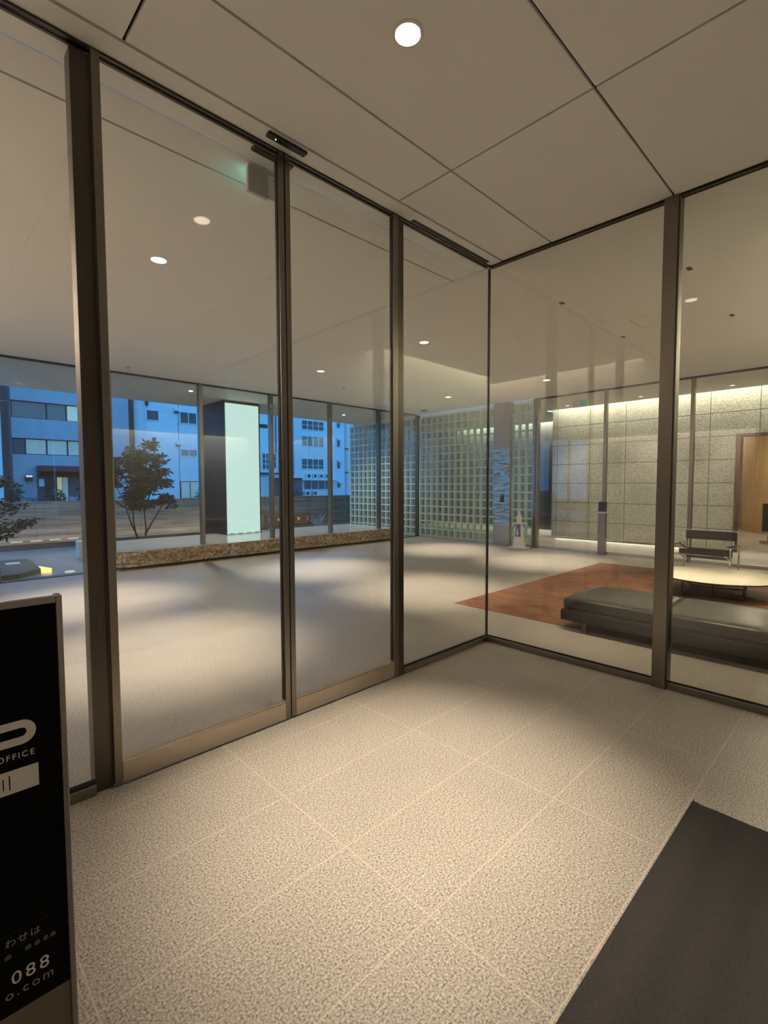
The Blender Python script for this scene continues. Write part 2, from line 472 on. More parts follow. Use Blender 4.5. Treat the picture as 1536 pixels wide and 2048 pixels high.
obj('recess_lid', BX((13.06, 13.42, -2.0, 6.8, 3.98, 4.0), (13.05, 13.07, -2.0, 6.8, CEIL + .02, 3.98), (15.36, 15.72, 4.9, 13.0, 3.98, 4.0), (15.35, 15.37, 6.8, 13.0, CEIL + .02, 3.98)), M['white_trim'], cc)
struct('ceiling_outside', BX((0.1, 14, 9.92, 12.82, CEIL, CEIL + 0.35)), M['soffit'])

struct('wall_west', BX((-1.0, -0.80, -2.8, 9.86, 0, 4.0)), M['plaster'])
struct('wall_south', BX((4.16, 11.05, -2.8, -0.30, 0, 4.0)), M['concrete'])
struct('wall_entrance_south', BX((-0.8, 4.06, -2.8, -2.6, 0, CEIL)), M['plaster'])
# the floating stone wall east of the lobby, with an opening at its south end
struct('wall_east_stone', BX((13.40, 13.75, 2.38, 6.78, 0.065, 4.0), (13.40, 13.75, -2.0, 2.38, 2.62, 4.0)), M['stone_wall'])
struct('wall_corridor', BX((15.70, 15.9, 4.9, 13.2, 0, 4.0)), M['dark_wall'])
struct('wall_corridor_north', BX((11.2, 15.7, 13.0, 13.2, 0, 4.0)), M['dark_wall'])
struct('wall_corridor_south', BX((11.05, 24.0, -2.2, -2.0, 0, 4.0)), M['plaster'])
struct('wall_hall_north', BX((13.75, 24.0, 4.7, 4.9, 0, 4.0)), M['plaster'])
struct('wall_hall_east', BX((24.0, 24.2, -4.0, 4.9, 0, 4.0)), M['plaster'])
struct('ceiling_hall', BX((13.75, 24.0, -2.0, 4.9, 3.4, 3.42)), M['lobby_ceiling'])
struct('trim_1', BX((13.36, 13.40, 2.31, 2.40, 0, 2.62), (13.36, 13.40, -1.9, 2.40, 2.62, 2.67)), M['dark_wood'])
struct('wall_outside', BX((-8, 14.5, 15.0, 15.25, -0.1, 1.155)), M['board'])

# --- entrance partition along y = GY: fixed pane, two sliding leaves, fixed pane
def pane(name, x0, x1, z0, z1, parent, y=GY):
    return obj(name, BX((x0, x1, y - 0.005, y + 0.005, z0, z1)), M['glass'], parent)
w1 = stroot('window_1', (0, GY, 0))
obj('base_rail', BX((-0.8, 0.62, GY - 0.03, GY + 0.03, 0, 0.055), bev=0.003), M['steel'], w1)
pane('pane', -0.8, 0.62, 0.055, 3.622, w1)
obj('glazing_bead', BX((-0.8, 0.62, GY - 0.012, GY - 0.006, 0.055, 0.068), (-0.8, 0.62, GY + 0.006, GY + 0.012, 0.055, 0.068)), M['seal'], w1)
struct('trim_2', BX((0.62, 0.70, GY - 0.005, GY + 0.085, 0, 3.60), (0.655, 0.66, GY - 0.006, GY + 0.01, 0, 3.6)), M['steel_dark'])
def leaf(name, x0, x1, sl, sr):
    d = stroot(name, (x0, GY, 0))
    y0, y1 = GY - 0.035, GY + 0.01
    obj('stile', BX((x0, x0 + sl, y0, y1, 0.012, 3.618), bev=0.002), M['steel'], d)
    obj('stile', BX((x1 - sr, x1, y0, y1, 0.012, 3.618), bev=0.002), M['steel'], d)
    obj('bottom_rail', BX((x0 + sl, x1 - sr, y0, y1, 0.012, 0.125), bev=0.003), M['rail'], d)
    obj('glazing_bead', BX((x0 + sl, x1 - sr, GY - 0.03, GY - 0.018, 0.125, 0.137), bev=0.002), M['rail'], d)
    obj('edge_gasket', BX((x0 + sl - 0.001, x0 + sl + 0.004, GY - 0.02, GY + 0.008, 0.14, 3.6), (x1 - sr - 0.004, x1 - sr + 0.001, GY - 0.02, GY + 0.008, 0.14, 3.6)), M['seal'], d)
    pane('pane', x0 + sl + 0.004, x1 - sr - 0.004, 0.125, 3.622, d, GY - 0.012)
    return d
leaf('door_1', 0.702, 1.762, 0.038, 0.036)
leaf('door_2', 1.772, 2.790, 0.036, 0.048)
struct('trim_3', BX((1.763, 1.771, GY - 0.03, GY + 0.0, 0.012, 3.6)), M['seal'])
struct('trim_4', BX((2.795, 2.855, GY - 0.03, GY + 0.05, 0, 3.6), bev=0.002), M['steel_dark'])
w2 = stroot('window_2', (2.86, GY, 0))
obj('base_rail', BX((2.86, 4.06, GY - 0.03, GY + 0.03, 0, 0.052), bev=0.003), M['steel'], w2)
obj('glazing_bead', BX((2.86, 4.06, GY - 0.012, GY - 0.006, 0.052, 0.064)), M['seal'], w2)
pane('pane', 2.86, 4.072, 0.052, 3.622, w2)
struct('trim_5', BX((4.073, 4.092, GY - 0.01, GY + 0.008, 0.05, 3.61)), M['seal'])           # butt joint of the glass corner
struct('trim_6', BX((-0.8, 4.06, GY - 0.025, GY - 0.010, 3.619, 3.64), (-0.8, 4.06, GY + 0.012, GY + 0.028, 3.619, 3.64)), M['steel_dark'])   # door track
struct('trim_7', BX((-0.8, 4.06, 2.588, GY - 0.027, CEIL, CEIL + .02), (-0.8, 4.09, GY + 0.032, 2.91, CEIL, CEIL + .02)), M['ceiling'])
struct('trim_8', BX((2.93, 3.98, 2.664, 2.700, CEIL - 0.002, CEIL + 0.001)), M['seal'])        # air slot beside the track

# --- lounge partition along x = GX
def xpane(y0, y1, z0, z1, parent):
    return obj('pane', BX((GX - 0.005, GX + 0.005, y0, y1, z0, z1)), M['glass'], parent)
for name, y0, y1 in (('window_3', 1.21, GY - 0.012), ('window_4', -2.6, 1.11)):
    w = stroot(name, (GX, y0, 0))
    obj('base_rail', BX((GX - 0.03, GX + 0.03, y0, y1, 0, 0.052), bev=0.003), M['steel'], w)
    obj('glazing_bead', BX((GX - 0.012, GX - 0.006, y0, y1, 0.052, 0.064)), M['seal'], w)
    xpane(y0, y1, 0.052, 3.622, w)
    obj('head_rail', BX((GX - 0.02, GX - 0.007, y0, y1, 3.612, 3.65), (GX + 0.007, GX + 0.02, y0, y1, 3.612, 3.65)), M['steel_dark'], w)
struct('trim_9', BX((GX - 0.045, GX + 0.055, 1.115, 1.21, 0, 3.63), bev=0.002), M['steel'])
struct('trim_10', BX((GX - 0.04, GX + 0.05, 1.104, 1.114, 0, 3.62)), M['steel_dark'])

# --- street glazing along y = FY
mull = [-0.72, 0.98, 2.67, 4.36, 6.01, 7.71, 9.41, 11.06]
for i in range(len(mull) - 1):
    w = stroot('window_%d' % (5 + i), (mull[i], FY, 0))
    zb = 0.335 if mull[i] > 2 and mull[i] < 9 else 0.012
    obj('pane', BX((mull[i] + 0.03, mull[i + 1] - 0.03, FY - 0.006, FY + 0.006, zb, 3.6)), M['glass'], w)
    if i < 7:
        xm = mull[i + 1]
        zz = 0.335 if 2 < xm < 9.9 else 0
        hw = 0.07 if i == 6 else 0.036
        obj('mullion', BX((xm - hw, xm + hw, FY - 0.06, FY + 0.06, zz, 3.61), bev=0.002), M['steel_dark'] if i == 6 else M['steel'], w)
    obj('head_rail', BX((mull[i], mull[i + 1], FY - 0.02, FY + 0.02, 3.6, 3.66)), M['steel_dark'], w)
    if zb < 0.1:
        obj('threshold', BX((mull[i], mull[i + 1], FY - 0.08, FY + 0.08, 0.0, 0.012)), M['steel_dark'], w)

# --- glass block wall (runs along y, continues outdoors)
def block_wall(y_hi, ncol, zrows=16, PB=0.218, PZ=0.218):
    bmg = bmesh.new(); bmm = bmesh.new()
    z0 = 0.05
    for c in range(ncol):
        for r in range(zrows):
            ya = y_hi - (c + 1) * PB; za = z0 + r * PZ
            box(bmg, EX + 0.004, EX + 0.012, ya + 0.004, ya + PB - 0.004, za + 0.004, za + PZ - 0.004)
            box(bmg, EX + 0.088, EX + 0.096, ya + 0.004, ya + PB - 0.004, za + 0.004, za + PZ - 0.004)
    for c in range(ncol + 1):
        y = y_hi - c * PB
        box(bmm, EX + 0.006, EX + 0.094, y - 0.021, y + 0.021, z0, z0 + zrows * PZ)
    for r in range(zrows + 1):
        z = z0 + r * PZ
        for c in range(ncol):
            y = y_hi - c * PB
            box(bmm, EX + 0.006, EX + 0.094, y - PB + 0.021, y - 0.021, z - 0.017, z + 0.017)
    return bmg, bmm
for name, yh, nc, pb in (('wall_east', 9.77, 12, .2165), ('wall_east_end', 6.655, 3, .195), ('wall_east_outside', 12.98, 14, .218)):
    w = stroot(name, (EX, yh, 0))
    g, mo = block_wall(yh, nc, PB=pb)
    obj('glass_blocks', g, M['block_glass'], w, smooth=True)
    obj('mortar_grid', mo, M['mortar'], w)
    obj('base_curb', BX((EX - 0.01, EX + 0.11, yh - nc * pb, yh, 0, 0.04)), M['satin_steel'], w)
    obj('head_band', BX((EX + 0.02, EX + 0.08, yh - nc * pb, yh, 3.548, 3.63)), M['plaster'], w)

# --- east glazing with doors to the corridor
ep = [6.03, 4.35, 2.69, 1.02, -0.28]
for i in range(4):
    w = stroot('window_%d' % (12 + i), (EX, ep[i + 1], 0))
    obj('pane', BX((EX + 0.03, EX + 0.042, ep[i + 1] + 0.03, ep[i] - 0.05, 0.06, 3.6)), M['glass'], w)
    obj('base_rail', BX((EX + 0.01, EX + 0.06, ep[i + 1] + 0.03, ep[i] - 0.03, 0.0, 0.06)), M['satin_steel'], w)
    obj('head_rail', BX((EX + 0.01, EX + 0.06, ep[i + 1] - 0.03, ep[i] + 0.03, 3.6, 3.65)), M['steel_dark'], w)
    if i:
        obj('mullion', BX((EX, EX + 0.08, ep[i] - 0.035, ep[i] + 0.035, 0, 3.6), bev=0.002), M['steel'], w)
    else:
        obj('mullion', BX((EX - 0.02, EX + 0.10, 5.93, 5.985, 0, 3.62), (EX - 0.02, EX + 0.10, 6.0, 6.06, 0, 3.62), bev=0.002), M['steel'], w)

# ================================================================== LIGHT FITTINGS
def downlight(x, y, power, lens, label, size=0.055, spot=80, blend=0.9, cat='downlight', color=WARM, wide=0):
    t = thing('downlight', (x, y, CEIL), label, cat, 'corridor downlights' if x > 11 else 'entrance downlights' if y < 2.7 else 'recessed lobby downlights')
    bm = bmesh.new(); lathe(bm, [(size + .014, CEIL - .0005), (size + .014, CEIL - .004), (size, CEIL - .006), (size, CEIL - .0005)], x, y, 28)
    obj('trim_ring', bm, M['white_trim'], t, smooth=True)
    bm = bmesh.new(); lathe(bm, [(size * .96, CEIL - .001), (size * .96, CEIL - .0055)], x, y, 28)
    obj('lens', bm, lens, t)
    light('spot', 'SPOT', (x, y, CEIL - 0.03), power, color, parent=t, spot_size=radians(spot), spot_blend=blend, shadow_soft_size=0.05)
    if wide: light('wide_spot', 'SPOT', (x, y, CEIL - 0.03), wide, color, parent=t, spot_size=radians(125), spot_blend=1.0, shadow_soft_size=0.05)
    return t
downlight(1.74, 1.62, 880, M['lamp_warm'], 'bright glowing downlight in the entrance ceiling panel', 0.06, 47, 1.0, wide=60)
downlight(1.74, -1.30, 800, M['lamp_warm'], 'added unseen downlight over the door mat, brightening the entrance ceiling', 0.06, 58, 1.0, wide=90)  # extra lamp added out of view to lift the bounce light on the ceiling
for k, yy in enumerate((5.95, 4.15, 2.35)):
    downlight(12.55, yy, 240, M['lamp_dim'], ('corridor downlight at the left end of the stone wall', 'corridor downlight over the middle of the stone wall', 'corridor downlight beside the opening in the stone wall')[k], 0.045, 95, 1.0)
downlight(1.745, 4.76, 900, M['lamp_dim'], 'lobby downlight nearest the entrance, left of the glass doors', 0.07, 50, 1.0, wide=30)
downlight(1.72, 7.45, 900, M['lamp_dim'], 'lobby downlight near the far left doorway', 0.07, 50, 1.0, wide=30)
downlight(5.49, 4.79, 900, M['lamp_dim'], 'lobby downlight in the middle, nearer row, right of the glass door post', 0.07, 50, 1.0, wide=30)
downlight(5.49, 7.28, 900, M['lamp_dim'], 'lobby downlight in the middle of the row near the stone bench', 0.07, 50, 1.0, wide=30)
downlight(9.21, 4.81, 900, M['lamp_dim'], 'lobby downlight nearest the east doors', 0.07, 50, 1.0, wide=30)
downlight(9.27, 7.33, 900, M['lamp_dim'], 'lobby downlight nearest the glass block wall', 0.07, 50, 1.0, wide=30)
# narrow slot spots over the lounge rug
def slot_spot(x, y, power, label):
    t = thing('slot_spotlight', (x, y, CEIL), label, 'spotlight', 'slot spotlights over the lounge')
    obj('slot', BX((x - .045, x + .045, y - .022, y + .022, CEIL - .003, CEIL - .0005), bev=.001), M['black'], t)
    light('spot', 'SPOT', (x, y, CEIL - 0.02), power, (1.0, 0.82, 0.56), parent=t, spot_size=radians(52), spot_blend=0.7, shadow_soft_size=0.03)
slot_spot(5.50, 1.41, 190, 'dark ceiling slot light above the near edge of the leather daybed')
slot_spot(5.47, 2.68, 190, 'dark ceiling slot light nearest the glass corner')
slot_spot(7.34, 2.68, 250, 'dark ceiling slot light above the rug beyond the daybed')
slot_spot(7.37, 1.41, 280, 'dark ceiling slot light above the round white table')
# soffit spots outside
for x, y, lab in ((4.55, 10.75, 'small soffit light left of the lit column'), (9.35, 11.3, 'small soffit light near the outdoor glass blocks')):
    t = thing('soffit_light', (x, y, CEIL), lab, 'downlight', 'soffit lights outside')
    bm = bmesh.new(); lathe(bm, [(.045, CEIL - .0005), (.045, CEIL - .012), (.04, CEIL - .014)], x, y, 20)
    obj('lens', bm, emission('soffit_lens', (1, .9, .75), 2.5), t)
    light('spot', 'SPOT', (x, y, CEIL - .04), 380, WARM, parent=t, spot_size=radians(130), spot_blend=1.0, shadow_soft_size=.04)
# hall beyond the opening
light('hall_lamp', 'AREA', (17.0, 2.4, 3.38), 75, (1, .84, .60), shape='DISK', size=0.5)
light('hall_lamp_far', 'AREA', (20.2, 4.2, 3.38), 25, (1, .82, .58), shape='DISK', size=0.4)

# ================================================================== FITTINGS OF THE ENTRANCE
def sensor(y0, y1, x0, x1, ledx, label):
    t = thing('door_sensor', ((x0 + x1) / 2, (y0 + y1) / 2, CEIL - 0.018), label, 'door sensor', 'sensors of the sliding doors')
    obj('housing', BX((x0, x1, y0, y1, CEIL - 0.018, CEIL - 0.001), bev=0.003), M['black'], t)
    bm = bmesh.new(); bmesh.ops.create_uvsphere(bm, u_segments=10, v_segments=6, radius=0.004)
    for v in bm.verts: v.co += Vector((ledx, (y0 + y1) / 2, CEIL - 0.019))
    obj('indicator_light', bm, M['green_led'], t)
sensor(2.600, 2.645, 1.605, 1.875, 1.66, 'black motion sensor above the meeting of the sliding doors, on this side')
sensor(GY + 0.032, GY + 0.078, 1.60, 1.885, 1.83, 'black motion sensor above the sliding doors, behind the glass')
# exit sign hanging from the lobby ceiling just past the doors, seen from behind
t = thing('exit_sign', (1.76, 2.96, CEIL), 'hanging exit sign seen from behind, glowing green onto the ceiling', 'exit sign')
obj('mounting_bar', BX((1.66, 1.88, 2.95, 2.97, CEIL - .02, CEIL - .0005)), M['plaster'], t)
obj('housing', BX((1.655, 1.80, 2.945, 2.975, CEIL - .175, CEIL - .02), bev=.003), plain('sign_housing', (0.50, 0.46, 0.40), .6), t)
obj('side_panel', BX((1.80, 1.87, 2.945, 2.975, CEIL - .175, CEIL - .03), bev=.003), M['white_trim'], t)
obj('lit_face', BX((1.66, 1.865, 2.975, 2.978, CEIL - .17, CEIL - .03)), M['exit_green'], t)

t = thing('exit_sign', (12.0, 5.38, CEIL), 'small exit sign faintly green at the corridor ceiling beyond the east doors', 'exit sign')
obj('housing', BX((11.98, 12.02, 5.20, 5.55, CEIL - .17, CEIL - .0005), bev=.004), M['white_trim'], t)
obj('lit_face', BX((11.976, 11.98, 5.22, 5.36, CEIL - .155, CEIL - .02)), emission('exit_face', (.25, .85, .65), .22), t)

# standing sign board at the left
SY = 1.40
t = thing('sign_board', (0.03, SY, 0), 'black standing sign board with white lettering in aluminium frame', 'sign')
X0, X1 = -0.19, 0.2465
obj('panel', BX((X0, X1, SY, SY + 0.006, 0.300, 1.268)), M['sign_black'], t)
obj('frame', BX((X0 - .012, X0, SY - .006, SY + .03, 0.0, 1.285), (X1, X1 + .013, SY - .006, SY + .03, 0.0, 1.285),
                (X0, X1, SY - .006, SY + .008, 1.268, 1.285), (X0, X1, SY + .012, SY + .019, 1.268, 1.283), (X0, X1, SY + .023, SY + .03, 1.268, 1.281), bev=.002), M['sign_frame'], t)
obj('lower_panel', BX((X0, X1, SY, SY + 0.008, 0.02, 0.300)), M['sign_foot'], t)
for fx in (X0, X1): obj('foot', BX((fx - .02, fx + .02, SY - .10, SY + .18, 0, .02), bev=.004), M['sign_frame'], t)
YF = SY - 0.0006
def flat_poly(pts, y=YF, th=0.0006):
    bm = bmesh.new()
    a = [bm.verts.new((x, y, z)) for x, z in pts]; b = [bm.verts.new((x, y + th, z)) for x, z in pts]
    bm.faces.new(a); bm.faces.new(b[::-1])
    n = len(pts)
    for i in range(n): bm.faces.new((a[i], b[i], b[(i + 1) % n], a[(i + 1) % n]))
    return bm
def text(body, x_right, zbase, size, mat, parent, name='lettering', spacing=1.0, sx=1.0):
    cu = bpy.data.curves.new('t', 'FONT'); cu.body = body; cu.size = size; cu.align_x = 'RIGHT'; cu.space_character = spacing; cu.extrude = 0.0004
    o = bpy.data.objects.new('t', cu); COL.objects.link(o)
    bpy.context.view_layer.update()
    me = bpy.data.meshes.new_from_object(o.evaluated_get(bpy.context.evaluated_depsgraph_get()))
    bpy.data.objects.remove(o)
    bm = bmesh.new(); bm.from_mesh(me)
    for v in bm.verts:
        v.co = Vector((x_right + v.co.x * sx, YF + 0.0002 - v.co.z * 0.5, zbase + v.co.y))
    return obj(name, bm, mat, parent)
# big rounded letter, its bowl
def loop_ring(xr, zc, h, st, xl, n=14):
    o, i = [], []
    R = h / 2; r = R - st
    for k in range(n + 1):
        a = pi / 2 - pi * k / n
        o.append((xr - R * 1.0 + R * cos(a), zc + R * sin(a))); i.append((xr - st - r + r * cos(a), zc + r * sin(a)))
    o = [(xl, zc + R)] + o + [(xl, zc - R)]; i = [(xl + st, zc + r)] + i + [(xl + st, zc - r)]
    bm = bmesh.new()
    vo = [[bm.verts.new((x, y, z)) for x, z in o] for y in (YF, YF + .0006)]; vi = [[bm.verts.new((x, y, z)) for x, z in i] for y in (YF, YF + .0006)]
    m = len(o)
    for k in range(m):
        k2 = (k + 1) % m
        bm.faces.new((vo[0][k], vo[0][k2], vi[0][k2], vi[0][k])); bm.faces.new((vo[1][k], vi[1][k], vi[1][k2], vo[1][k2]))
        bm.faces.new((vo[0][k], vo[1][k], vo[1][k2], vo[0][k2])); bm.faces.new((vi[0][k], vi[0][k2], vi[1][k2], vi[1][k]))
    return bm
obj('large_letter', loop_ring(0.1975, 0.972, 0.058, 0.0185, 0.05), M['white_ink'], t)
text('OFFICE', 0.193, 0.9115, 0.0195, M['white_ink'], t, spacing=1.22)
wbx = obj('white_plate', flat_poly([(0.05, 0.832), (0.199, 0.832), (0.199, 0.887), (0.05, 0.887)]), M['white_ink'], t)
obj('character', BX((0.1415, 0.1440, YF - .0004, YF, 0.842, 0.876), (0.1300, 0.1322, YF - .0004, YF, 0.845, 0.872), (0.1175, 0.1200, YF - .0004, YF, 0.844, 0.874)), M['sign_black'], wbx)
text('わせは', 0.190, 0.4665, 0.0225, M['grey_ink'], t, spacing=1.15)
faint = plain('faint_ink', (.10, .095, .095), .8)
for px_, w_ in ((0.214, .011), (0.199, .010), (0.182, .012), (0.164, .013), (0.125, .014)):
    obj('small_character', flat_poly([(px_ - w_ / 2, .4385), (px_ - w_ / 8, .4365), (px_ + w_ / 2, .4390), (px_ + w_ / 2.4, .4475), (px_ + w_ / 8, .4495), (px_ - w_ / 2.2, .4470)]), faint, t)
text('088', 0.205, 0.370, 0.043, M['white_ink'], t, spacing=1.28)
text('o.com', 0.213, 0.3385, 0.031, M['grey_ink'], t, spacing=1.30)
obj('fine_line', BX((0.05, 0.215, YF, YF + .0006, 0.497, 0.4976), (0.05, 0.215, YF, YF + .0006, 0.459, 0.4596)), plain('line_ink', (.05, .045, .045), .8), t)

# charcoal door mat
bm = bmesh.new()
pts = []
for k in range(41):
    y = 0.604 - k * (1.9 / 40); pts.append((2.672 + 0.012 * noise.noise((y * 7, 0, 3)) + (0.018 if k == 0 else 0), y))
for k in range(2): pts.append(([-0.55, -0.55][k], [-1.296, 0.604][k]))
prism(bm, pts, 0.0, 0.009)
tag(obj('door_mat', bm, M['mat'], origin=(1.0, -0.3, 0)), 'large charcoal ribbed mat on granite entrance floor', 'mat')

# ================================================================== LOUNGE
bm = BX((5.08, 9.78, -0.28, 3.90, 0.0, 0.004))
tag(obj('rug', bm, M['rug'], origin=(7.4, 1.8, 0)), 'large russet brown rug under daybed and round table', 'rug')

def cushion_bm(x0, x1, y0, y1, z0, z1, bev, puff, seed):
    bm = bmesh.new(); box(bm, x0, x1, y0, y1, z0, z1)
    bmesh.ops.subdivide_edges(bm, edges=bm.edges[:], cuts=11, use_grid_fill=True)
    cx, cy, cz = (x0 + x1) / 2, (y0 + y1) / 2, (z0 + z1) / 2
    hx, hy, hz = (x1 - x0) / 2, (y1 - y0) / 2, (z1 - z0) / 2
    for v in bm.verts:
        p = v.co - Vector((cx, cy, cz))
        q = Vector((max(-hx + bev, min(hx - bev, p.x)), max(-hy + bev, min(hy - bev, p.y)), max(-hz + bev, min(hz - bev, p.z))))
        d = p - q
        if d.length > 1e-6: p = q + d.normalized() * bev
        u, w = p.x / hx, p.y / hy
        if p.z > 0: p.z += puff * (1 - u * u) * (1 - w * w) + 0.004 * noise.noise((p.x * 6, p.y * 6, seed))
        v.co = p + Vector((cx, cy, cz))
    return bm
DX0, DX1 = 5.0, 5.98
t = thing('daybed', (5.5, 1.0, 0), 'long black leather daybed bench behind the glass, half on the rug', 'daybed')
dy = [2.40, 1.475, 0.55, -0.24]
for k in range(3):
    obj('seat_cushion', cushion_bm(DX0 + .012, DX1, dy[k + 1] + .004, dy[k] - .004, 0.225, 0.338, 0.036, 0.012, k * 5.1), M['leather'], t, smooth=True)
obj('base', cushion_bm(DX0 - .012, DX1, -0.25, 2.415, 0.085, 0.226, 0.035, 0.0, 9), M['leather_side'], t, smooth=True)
for x, y in ((5.02, 2.15), (5.90, 2.15), (5.02, 0.0), (5.90, 0.0)):
    obj('leg', BX((x - .022, x + .022, y - .022, y + .022, 0.004 if x > 5.06 else 0.0, 0.10)), M['dark_wood'], t)

# low round table
TX, TY, TR, TH = 8.16, 1.65, 0.745, 0.262
t = thing('coffee_table', (TX, TY, 0.012), 'low round cream topped table standing on the russet rug', 'table')
bm = bmesh.new(); lathe(bm, [(TR - .02, TH - .022), (TR, TH - .004), (TR, TH - .001)], TX, TY, 72)
obj('edge_band', bm, M['black_metal'], t, smooth=True)
bm = bmesh.new(); lathe(bm, [(TR - .003, TH - .003), (TR - .001, TH), (TR - .004, TH + .0015)], TX, TY, 72)
obj('tabletop', bm, M['laminate'], t, smooth=True)
feet = [(-.50, .28), (-.36, -.05), (-.34, -.39), (.50, -.28), (.36, .05), (.34, .39)]
for fx, fy in feet:
    x, y = TX + fx, TY + fy
    bm = bmesh.new(); tube(bm, [(x, y, 0.012), (x, y, TH - .02)], 0.012, 10)
    obj('leg', bm, M['black_metal'], t, smooth=True)
bm = bmesh.new(); tube(bm, [(TX + fx, TY + fy, 0.013) for fx, fy in feet], 0.008, 8, closed=True)
obj('foot_rail', bm, M['black_metal'], t, smooth=True)

# tubular steel armchair with black leather straps, facing the table
CX0, CX1, CY0, CY1 = 9.06, 9.76, 1.65, 2.44     # front/back, right/left
FL = 0.0125
t = thing('tubular_armchair', ((CX0 + CX1) / 2, (CY0 + CY1) / 2, 0.012), 'chrome tubular armchair with black leather straps beyond the round table', 'armchair')
R_ = 0.0115
for s, y in ((1, CY0), (-1, CY1)):
    bm = bmesh.new()
    tube(bm, fillet([(CX0 + .02, y, FL + R_ + .0), (CX0 + .02, y, 0.545), (CX1 - .04, y, 0.545), (CX1 - .04, y, FL + R_), (CX0 + .02, y, FL + R_)][:4] + [(CX0 + .03, y, FL + R_)], 0.05), R_, 10)
    obj('side_frame', bm, M['chrome'], t, smooth=True)
    yi = y + s * 0.075
    bm = bmesh.new()
    tube(bm, fillet([(CX0 + .06, yi, 0.405), (CX1 - .16, yi, 0.27), (CX1 - .02, yi, 0.755)], 0.05), R_, 10)
    obj('seat_rail', bm, M['chrome'], t, smooth=True)
    obj('armrest_strap', BX((CX0 + .08, CX1 - .16, y - .028 + s * .01, y + .028 + s * .01, 0.556, 0.562), bev=.001), M['leather'], t)
    bm = bmesh.new(); tube(bm, [(CX0 + .06, yi, 0.405), (CX0 + .06, y, 0.405)], R_, 8); obj('connecting_tube', bm, M['chrome'], t)
bm = bmesh.new(); tube(bm, fillet([(CX0 + .10, CY0 + .03, 0.397), (CX0 + .045, CY0 + .06, 0.405), (CX0 + .045, CY1 - .06, 0.405), (CX0 + .10, CY1 - .03, 0.397)], .05), R_, 10)
obj('front_tube', bm, M['chrome'], t, smooth=True)
bm = bmesh.new(); tube(bm, fillet([(CX1 - .035, CY0 + .02, 0.70), (CX1 - .02, CY0 + .02, 0.757), (CX1 - .02, CY1 - .02, 0.757), (CX1 - .035, CY1 - .02, 0.70)], .04), R_, 10)
obj('top_tube', bm, M['chrome'], t, smooth=True)
def slab_quad(p, th):
    bm = bmesh.new(); p = [Vector(q) for q in p]
    n = (p[1] - p[0]).cross(p[3] - p[0]).normalized() * th
    a = [bm.verts.new(q) for q in p]; b = [bm.verts.new(q + n) for q in p]
    bm.faces.new(a[::-1]); bm.faces.new(b)
    for i in range(4): bm.faces.new((a[i], a[(i + 1) % 4], b[(i + 1) % 4], b[i]))
    return bm
obj('seat_sling', slab_quad([(CX0 + .05, CY0 + .08, 0.50), (CX0 + .05, CY1 - .08, 0.50), (CX1 - .18, CY1 - .08, 0.30), (CX1 - .18, CY0 + .08, 0.30)], .005), M['leather'], t)
obj('seat_front', slab_quad([(CX0 + .040, CY0 + .085, 0.50), (CX0 + .040, CY1 - .085, 0.50), (CX0 + .030, CY1 - .085, 0.415), (CX0 + .030, CY0 + .085, 0.415)], .004), M['leather'], t)
for yy in (CY0 + .055, CY1 - .055):
    obj('side_strap', slab_quad([(CX0 + .16, yy - .02, 0.57), (CX0 + .16, yy + .02, 0.57), (CX1 - .14, yy + .02, 0.46), (CX1 - .14, yy - .02, 0.46)], .005), M['leather'], t)
obj('back_strap', slab_quad([(CX1 - .040, CY0 + .03, 0.755), (CX1 - .040, CY1 - .03, 0.755), (CX1 - .075, CY1 - .03, 0.61), (CX1 - .075, CY0 + .03, 0.61)], .006), M['leather'], t)
obj('lumbar_strap', slab_quad([(CX1 - .12, CY0 + .07, 0.46), (CX1 - .12, CY1 - .07, 0.46), (CX1 - .15, CY1 - .07, 0.34), (CX1 - .15, CY0 + .07, 0.34)], .006), M['leather'], t)

# wooden drum in the hall beyond the opening
bm = bmesh.new(); lathe(bm, [(1.8, 0.0), (1.8, 3.395)], 20.43, 1.63, 72)
tag(obj('wooden_drum', bm, M['wood'], origin=(20.43, 1.63, 0), smooth=True), 'big round honey wood drum column beyond the stone wall opening', 'column')
t = thing('display_stand', (16.1, 2.12, 0), 'dark display panel standing in front of the wooden drum at the right edge', 'display')
obj('stand', BX((16.08, 16.14, 1.95, 2.30, 0, 0.06), (16.10, 16.13, 2.10, 2.14, 0.06, 0.3)), M['satin_steel'], t)
obj('frame', BX((16.09, 16.14, 1.82, 2.27, 0.28, 1.05), bev=.004), M['satin_steel'], t)
obj('screen', BX((16.084, 16.092, 1.84, 2.25, 0.30, 1.03)), M['black'], t)
bm = bmesh.new(); bmesh.ops.create_uvsphere(bm, u_segments=10, v_segments=8, radius=.022)
for v in bm.verts: v.co += Vector((18.70, 2.29, 2.30))
tag(obj('indicator_lamp', bm, M['red_led'], origin=(18.74, 2.29, 2.30)), 'tiny red indicator light on the wooden drum', 'light')

